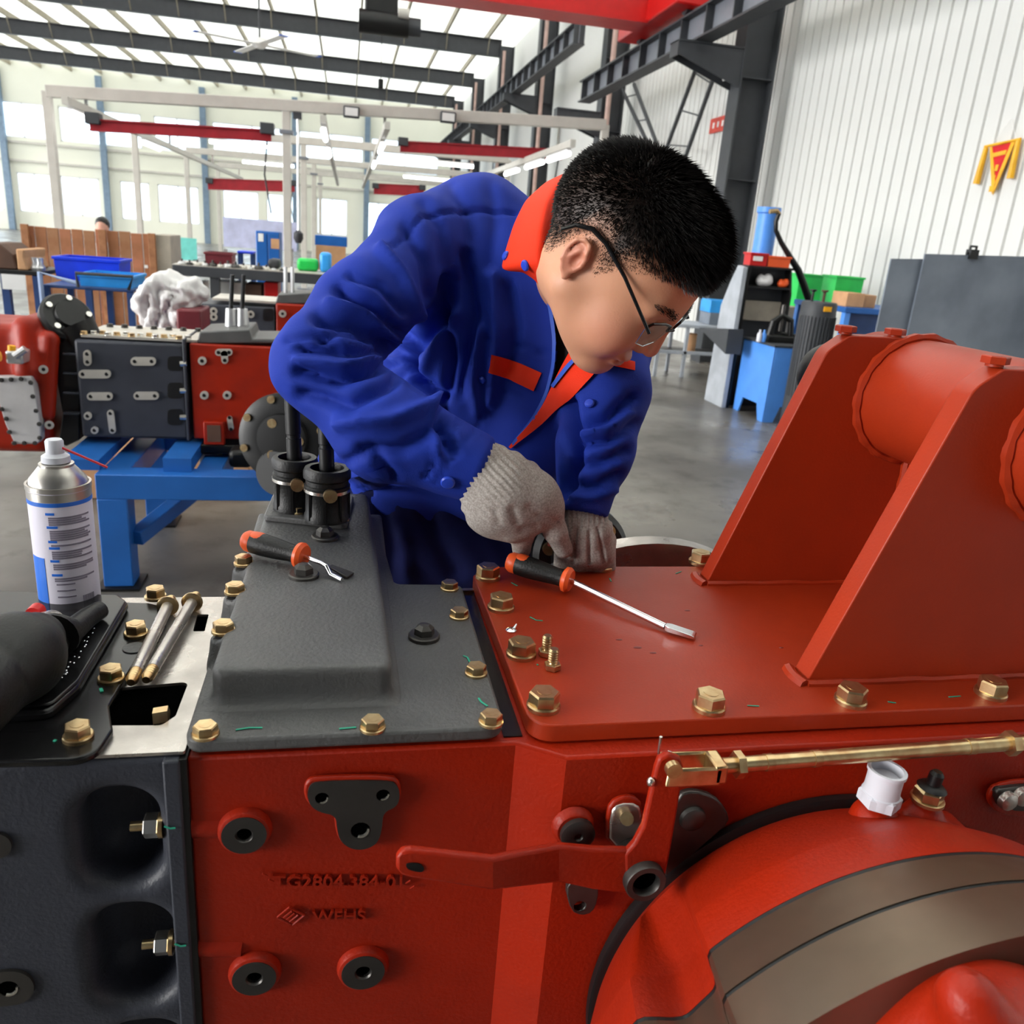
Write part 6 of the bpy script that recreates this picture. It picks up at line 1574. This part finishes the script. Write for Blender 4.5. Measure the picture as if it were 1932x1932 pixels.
obj('panel', pxbox(MB(), 326, 447, 372, 492, 16, .04), M['mint'], mn, smooth=0)
for x in (330, 368): a = ony(x, 490, 16); obj('leg', MB().bb((a[0] - .03, 16, 0), (a[0] + .03, 16.04, a[2])), M['silver'], mn)
sl = thing('stool', ony(463, 505, 10.2) * V(1, 1, 0), 'blue metal stool behind the long bench', 'stool'); a, b = ony(447, 473, 10.2), ony(478, 480, 10.2)
obj('seat', MB().bb((a[0], 10.2, b[2]), (b[0], 10.5, a[2])), M['royal'], sl, bevel=.01)
for x in (a[0] + .02, b[0] - .02):
    for y in (10.22, 10.48): obj('leg', MB().bb((x - .015, y - .015, 0), (x + .015, y + .015, b[2])), M['navy'], sl)
P = ony(563, 450, 13.95); hk = thing('hoist_hook', P, 'dark hook block hanging over the long bench', 'hook')
obj('block', MB().lathe([(.03, .12), (.07, .08), (.075, 0), (.04, -.07)], P, (0, 0, 1), 16), M['steel_dark'], hk); obj('chain', MB().cyl(P + V(0, 0, .12), (P[0], P[1], 2.93), .018, n=6), M['silver'], hk)
obj('top_clamp', MB().box((P[0], P[1], 2.955), (.12, .12, .09)), M['steel_dark'], hk)
for x0, x1, y0, m, lab in ((560, 600, 487, 'green', 'green bin on the bench near the elbow'), (603, 625, 476, 'sky', 'sky blue bag on the bench near the elbow'), (505, 528, 488, 'steel_dark', 'dark grey box on the bench next to the white post')):
    bx('storage_bin', x0, y0, x1, 506, Yb + .3, .25, m, lab, 'bin', z=zt3, bev=.03)

# ================= right side of the hall
Kc = onz(1437, 797, 0); KX, KY = Kc[0], Kc[1]
KF = onx(1384, 765, KX)[1]
zk = ony(1458, 655, KY)[2]
BC = thing('base_cabinet', (KX + .35, KY + .4, 0), 'light blue steel base cabinet with cut-out feet by the right wall', 'cabinet')
xk2 = KX + .75
out_ = [(KY, 0), (KY + .10, 0), (KY + .16, .15), (KF - .16, .15), (KF - .1, 0), (KF, 0), (KF, zk), (KY, zk)]
obj('side_panel', MB().prism(out_, KX, KX + .02, ax=(0, 1, 0), ay=(0, 0, 1), az=(1, 0, 0)), M['lightblue'], BC, bevel=.003)
out2 = [(KX + .02, 0), (KX + .11, 0), (KX + .16, .15), (xk2 - .16, .15), (xk2 - .1, 0), (xk2, 0), (xk2, zk), (KX + .02, zk)]
obj('front_panel', MB().prism(out2, KY, KY + .02, ax=(1, 0, 0), ay=(0, 0, 1), az=(0, 1, 0)), M['lightblue'], BC, bevel=.003)
obj('top', MB().bb((KX - .01, KY - .01, zk), (xk2, KF + .01, zk + .02)), M['steel_dark'], BC, bevel=.003)
obj('back_panel', MB().bb((xk2 - .02, KY + .02, 0), (xk2, KF, zk)), M['lightblue'], BC, smooth=0)
# black shelf unit on it
ys = KF + .04; zs_ = 0.0; SDp = .17
SHU = thing('shelf_unit', (KX + .2, ys + .08, zs_), 'black open shelf unit standing behind the light blue cabinet', 'shelf')
a, b = ony(1412, 500, ys), ony(1506, 640, ys); ztop = a[2]; sx0, sx1 = max(a[0] - .02, KX - .05), ony(1500, 500, ys)[0]
obj('side', MB().bb((sx0, ys, zs_), (sx0 + .02, ys + SDp, ztop)), M['black'], SHU, smooth=0)
obj('side', MB().prism([(ys, zs_), (ys + SDp, zs_), (ys + SDp, ztop), (ys + .08, ztop), (ys, ztop - .25)], sx1, sx1 + .02, ax=(0, 1, 0), ay=(0, 0, 1), az=(1, 0, 0)), M['black'], SHU, smooth=0)
obj('back', MB().bb((sx0, ys + SDp - .01, zs_), (sx1, ys + SDp, ztop)), M['steel_dark'], SHU, smooth=0)
zsh = ony(1450, 545, ys)[2]
for z in (ztop - .02, zsh): obj('shelf', MB().bb((sx0 + .02, ys, z), (sx1, ys + SDp - .01, z + .02)), M['black'], SHU, smooth=0)
obj('beige_panel', MB().bb((sx0 + .03, ys + .12, ony(1450, 608, ys)[2]), (sx1 - .01, ys + .14, ony(1450, 570, ys)[2])), M['cloth_beige'], SHU, smooth=0)
crate('parts_bin', 1418, 476, 1446, 500, ys + .02, .14, M['cranered'], 'red parts bin with white label on the black shelf unit', ztop, cat='bin', handles=False)
o = bpy.context.scene.objects['parts_bin']; a, b = ony(1424, 483, ys), ony(1440, 493, ys)
obj('label_card', MB().bb((a[0], ys + .015, b[2]), (b[0], ys + .02 + .008, a[2])), M['white'], o, smooth=0)
crate('parts_bin', 1452, 482, 1490, 500, ys + .02, .14, M['orange'], 'orange parts bin on the black shelf unit', ztop, cat='bin', handles=False)
def lump(name, x, y, Y, z, s, m, label, cat):
    p = V(ony(x, y, Y)[0], Y, z)
    def fn(P): return smax(smin(smin(s_ell(P, p + V(0, 0, s * .5), (s, s * .7, s * .55)), s_ell(P, p + V(s * .4, 0, s * .9), (s * .5, s * .5, s * .5)), s * .3), s_ell(P, p + V(-s * .5, 0, s * .7), (s * .4, s * .4, s * .6)), s * .3), z - P[..., 2], .003)
    v, f = nets(fn, p - V(s * 1.3, s, s * .1), p + V(s * 1.3, s, s * 1.7), s / 10)
    return sobj(name, v, f, M[m], None, label=label, cat=cat)
lump('clear_bag', 1442, 530, ys + .08, zsh + .02, .085, 'film', 'crumpled clear plastic bag on the black shelf', 'bag')
lump('orange_fitting', 1478, 535, ys + .08, zsh + .02, .06, 'orange', 'orange plastic fittings on the black shelf', 'fitting')
# clamping tools on the cabinet top
VT = thing('pipe_vice', (KX + .35, KY + .25, zk + .02), 'black clamping tool standing on the light blue cabinet', 'tool')
p = ony(1468, 640, KY + .3) * V(1, 1, 0) + V(0, 0, zk + .02)
obj('base', MB().box(p + V(0, 0, .03), (.3, .2, .06)), M['black'], VT, bevel=.01)
obj('jaw', MB().tube([p + V(-.1, 0, .05), p + V(-.08, 0, .18), p + V(0, 0, .24), p + V(.1, 0, .2), p + V(.12, 0, .06)], .03, 10), M['black'], VT)
obj('screw', MB().cyl(p + V(0, 0, .1), p + V(0, 0, .34), .02, n=10), M['iron'], VT); obj('lever', MB().cyl(p + V(.02, 0, .08), p + V(.32, 0, .05), .014, n=8), M['black'], VT)
for x, m, lab in ((1432, 'plastic_white', 'small white fitting on the cabinet corner'), (1440, 'lightblue', 'small pale blue bottle on the cabinet corner')):
    p = V(ony(x, 640, KY + .2)[0], KY + .2, zk + .02); obj('bottle', MB().lathe([(.022, 0), (.024, .01), (.024, .07), (.01, .09), (.01, .11)], p, (0, 0, 1), 14), M[m], None, label=lab, cat='bottle')
# blue hydraulic cylinder and hose
pc = ony(1438, 478, KF + .36); pt = ony(1436, 390, KF + .36)
HC = thing('hydraulic_press', (pc[0], KF + .36, 0), 'tall blue hydraulic cylinder with black hose behind the shelf unit', 'press')
obj('cylinder', MB().lathe([(.1, 0), (.1, pt[2] - .06), (.115, pt[2] - .05), (.115, pt[2])], (pc[0], KF + .36, 0), (0, 0, 1), 28), M['lightblue'], HC)
obj('fitting', MB().tube([ony(1452, 399, KF + .2), ony(1466, 398, KF + .2), ony(1470, 404, KF + .2)], .022, 8), M['brass'], HC)
obj('hose', MB().tube([ony(*q, KF + .2) for q in ((1470, 402), (1464, 418), (1464, 435), (1474, 458), (1490, 484), (1506, 510), (1516, 536), (1525, 562), (1532, 590))], [.022, .022, .022, .024, .028, .034, .036, .036, .034], 10), M['black'], HC)
# grey machine cabinet and bench frame to the left
GX = KX - .12; gy0, gy1 = KF + .0, KF + 1.0
a = onx(1408, 748, GX)
GC = thing('machine_cabinet', (GX + .3, gy0 + .6, 0), 'tall light grey sheet metal machine cabinet left of the light blue one', 'cabinet')
Pp = [onx(x, y, GX) for x, y in ((1398, 752), (1330, 742), (1360, 575), (1378, 530), (1392, 500), (1412, 505))]
obj('body', MB().prism([(max(p[1], gy0 + .02), max(0, p[2])) if k not in (0, 1) else (max(p[1], gy0 + .02), 0) for k, p in enumerate(Pp)], GX, GX + .05, ax=(0, 1, 0), ay=(0, 0, 1), az=(1, 0, 0)), M['lgrey'], GC, bevel=.006)
Tt = [onx(x, y, GX - .16) for x, y in ((1318, 618), (1374, 620), (1368, 668))]
obj('chute', MB().prism([(p[1], p[2]) for p in Tt], GX - .16, GX, ax=(0, 1, 0), ay=(0, 0, 1), az=(1, 0, 0)), M['steel_dark'], GC, bevel=.003)
FB = thing('tool_bench', (GX - .4, gy1 + .4, 0), 'grey tube-frame tool bench left of the grey machine cabinet', 'bench')
fy = onz(1285, 712, 0)
bz = ony(1300, 612, fy[1])[2]; x0, x1 = fy[0] - .35, 4.75
for x in (fy[0], x1 - .05, x0):
    for y in (fy[1], fy[1] + .5): obj('leg', MB().bb((x - .02, y - .02, 0), (x + .02, y + .02, bz - .04)), M['lgrey'], FB, bevel=.003)
obj('top', MB().bb((x0 - .03, fy[1] - .03, bz - .04), (x1, fy[1] + .55, bz)), M['lgrey'], FB, bevel=.004)
obj('stretcher', MB().bb((x0, fy[1] - .02, .28), (x1 - .05, fy[1] + .02, .32)), M['lgrey'], FB, bevel=.003)
obj('shelf', MB().bb((x0, fy[1] + .02, .28), (x1 - .05, fy[1] + .5, .30)), M['black'], FB)
p = V(fy[0] + .12, fy[1] + .15, .30); obj('paint_tin', MB().lathe([(.07, 0), (.07, .2), (.075, .21), (.06, .22)], p, (0, 0, 1), 20), M['cardboard'], None, label='beige tin on the lower shelf of the grey tool bench', cat='tin')
crate('parts_bin', 1345, 562, 1386, 590, fy[1] + .1, .3, M['sky'], 'sky blue parts bin on the grey tool bench', bz, cat='bin', handles=False) if False else None
a = onx(1365, 585, GX + .05)
bx('storage_block', 1340, 590, 1380, 612, fy[1] + .1, .3, 'greymetal', 'grey steel box on the tool bench under the sky blue bin', 'box', z=bz)
bx('parts_bin', 1342, 566, 1384, 590, fy[1] + .1, .3, 'sky', 'sky blue bin on the grey steel box', 'bin', z=ony(1340, 590, fy[1] + .1)[2])
# steel drum motor, blue bench with green bins and cartons
Yk = KY - .36
MT = thing('electric_motor', ony(1560, 660, Yk) * V(1, 1, 0), 'dark grey upright motor with yellow plate behind the red bracket', 'motor')
zm1 = ony(1560, 572, Yk)[2]; xm = ony(1560, 600, Yk)[0]; rm = (ony(1592, 600, Yk)[0] - ony(1530, 600, Yk)[0]) / 2
mo = obj('housing', MB().lathe([(rm, 0), (rm, zm1 - .1), (rm * .98, zm1 - .08), (rm * .98, zm1 - .02), (rm * .9, zm1)], (xm, Yk + rm, 0), (0, 0, 1), 28), M['steel_dark'], MT)
for k in range(18): a_ = PI + k * PI / 17; obj('fin', MB().bb((xm + rm * math.cos(a_) - .004, Yk + rm + rm * 1.04 * math.sin(a_) - .004, .3), (xm + rm * math.cos(a_) + .004, Yk + rm + rm * 1.04 * math.sin(a_) + .012, zm1 - .12)), M['steel_dark'], mo, smooth=0)
obj('rating_plate', MB().box((xm - .01, Yk - .004, zm1 - .05), (.07, .01, .04)), M['yellowcap'], MT)
for dx, m in ((-.08, 'black'), (.03, 'darkwood')): obj('eye_bolt', MB().lathe([(.012, 0), (.012, .08), (.03, .09), (.03, .1)], (xm + dx, Yk + rm, zm1), (0, 0, 1), 12), M[m], MT)
BB = thing('work_bench', ony(1620, 690, KY + .2) * V(1, 1, 0), 'blue work bench against the right wall behind the steel sheets', 'bench')
zb4 = ony(1600, 580, KY + .2)[2]; xa = ony(1592, 600, KY + .2)[0]
obj('top', MB().bb((xa, KY + .2, zb4 - .05), (WX - .1, KY + 1.15, zb4)), M['blue_paint'], BB, bevel=.004)
for x in (xa + .04, WX - .2):
    for y in (KY + .24, KY + 1.1): obj('leg', MB().bb((x - .03, y - .03, 0), (x + .03, y + .03, zb4 - .05)), M['lightblue'], BB, bevel=.003)
obj('side_panel', MB().bb((xa + .08, KY + .26, .3), (WX - .25, KY + .28, zb4 - .05)), M['navy'], BB)
crate('green_bin', 1580, 520, 1621, 576, KY + .7, .25, M['green'], 'tall green plastic bin on the blue bench next to the cartons', zb4, cat='bin', handles=False)
crate('green_bin', 1510, 516, 1545, 580, KY + 1.4, .25, M['green'], 'green plastic bin behind the black hose', ony(1510, 580, KY + 1.3)[2], cat='bin', handles=False)
a = ony(1520, 580, KY + 1.3)
obj('bin_shelf', MB().bb((a[0] - .25, KY + 1.3, 0), (a[0] + .35, KY + 1.75, a[2])), M['cloth_beige'], None, label='beige low cupboard under the green bin by the wall', cat='cupboard', bevel=.01)
bx('carton', 1600, 552, 1628, 582, KY + .3, .25, 'cardboard', 'brown carton on the blue bench in front of the green bin', 'carton', z=zb4)
bx('carton', 1630, 556, 1650, 582, KY + .35, .25, 'cardboard', 'brown carton on the blue bench next to the steel sheets', 'carton', z=zb4)
# grey steel sheets standing on edge
Ysh = 5.0
for pts, Yy, lab in (([(1682, 488), (1760, 489), (1740, 900), (1640, 900)], Ysh + .03, 'grey steel sheet standing behind the larger clamped one'), ([(1746, 479), (2080, 488), (2080, 900), (1725, 900)], Ysh, 'large grey steel sheet standing on edge with black clamp')):
    P = [ony(*p, Yy) for p in pts]; P[2] = V(P[1][0], Yy, 0); P[3] = V(P[0][0], Yy, 0)
    ss_ = thing('steel_sheet', ((P[0][0] + P[1][0]) / 2, Yy, 0), lab, 'sheet')
    obj('plate', MB().prism([(p[0], p[2]) for p in P], Yy, Yy + .012, ax=(1, 0, 0), ay=(0, 0, 1), az=(0, 1, 0)), M['greymetal'], ss_, smooth=0)
    obj('foot', MB().bb((P[0][0] + .1, Yy - .25, 0), (P[0][0] + .14, Yy - .001, .06)), M['steel_dark'], ss_)
p = ony(1835, 480, Ysh)
cl_ = thing('sheet_clamp', p - V(0, 0, .03), 'black lifting clamp on the top edge of the large steel sheet', 'clamp')
obj('body', MB().bb((p[0] - .03, Ysh - .02, p[2] - .03), (p[0] + .03, Ysh - .001, p[2] + .03)).bb((p[0] - .03, Ysh + .013, p[2] - .03), (p[0] + .03, Ysh + .03, p[2] + .03)), M['black'], cl_)
obj('shackle', MB().tube([(p[0] - .022, Ysh + .006, p[2] + .01), (p[0] - .022, Ysh + .006, p[2] + .05), (p[0] + .022, Ysh + .006, p[2] + .05), (p[0] + .022, Ysh + .006, p[2] + .01)], .009, 8), M['black'], cl_)
# black ball end of the lift arm behind the red bracket belongs to the near machine
c = ony(1535, 705, 1.02)
obj('lift_arm_end', MB().ell(c + V(.02, 0, 0), (.042, .03, .042), n=24, m=14), M['black'], TR)
obj('lift_arm', MB().tube([c + V(.02, 0, 0), (tc_[0], 1.0, tc_[1])], .03, 16), M['black'], TR)
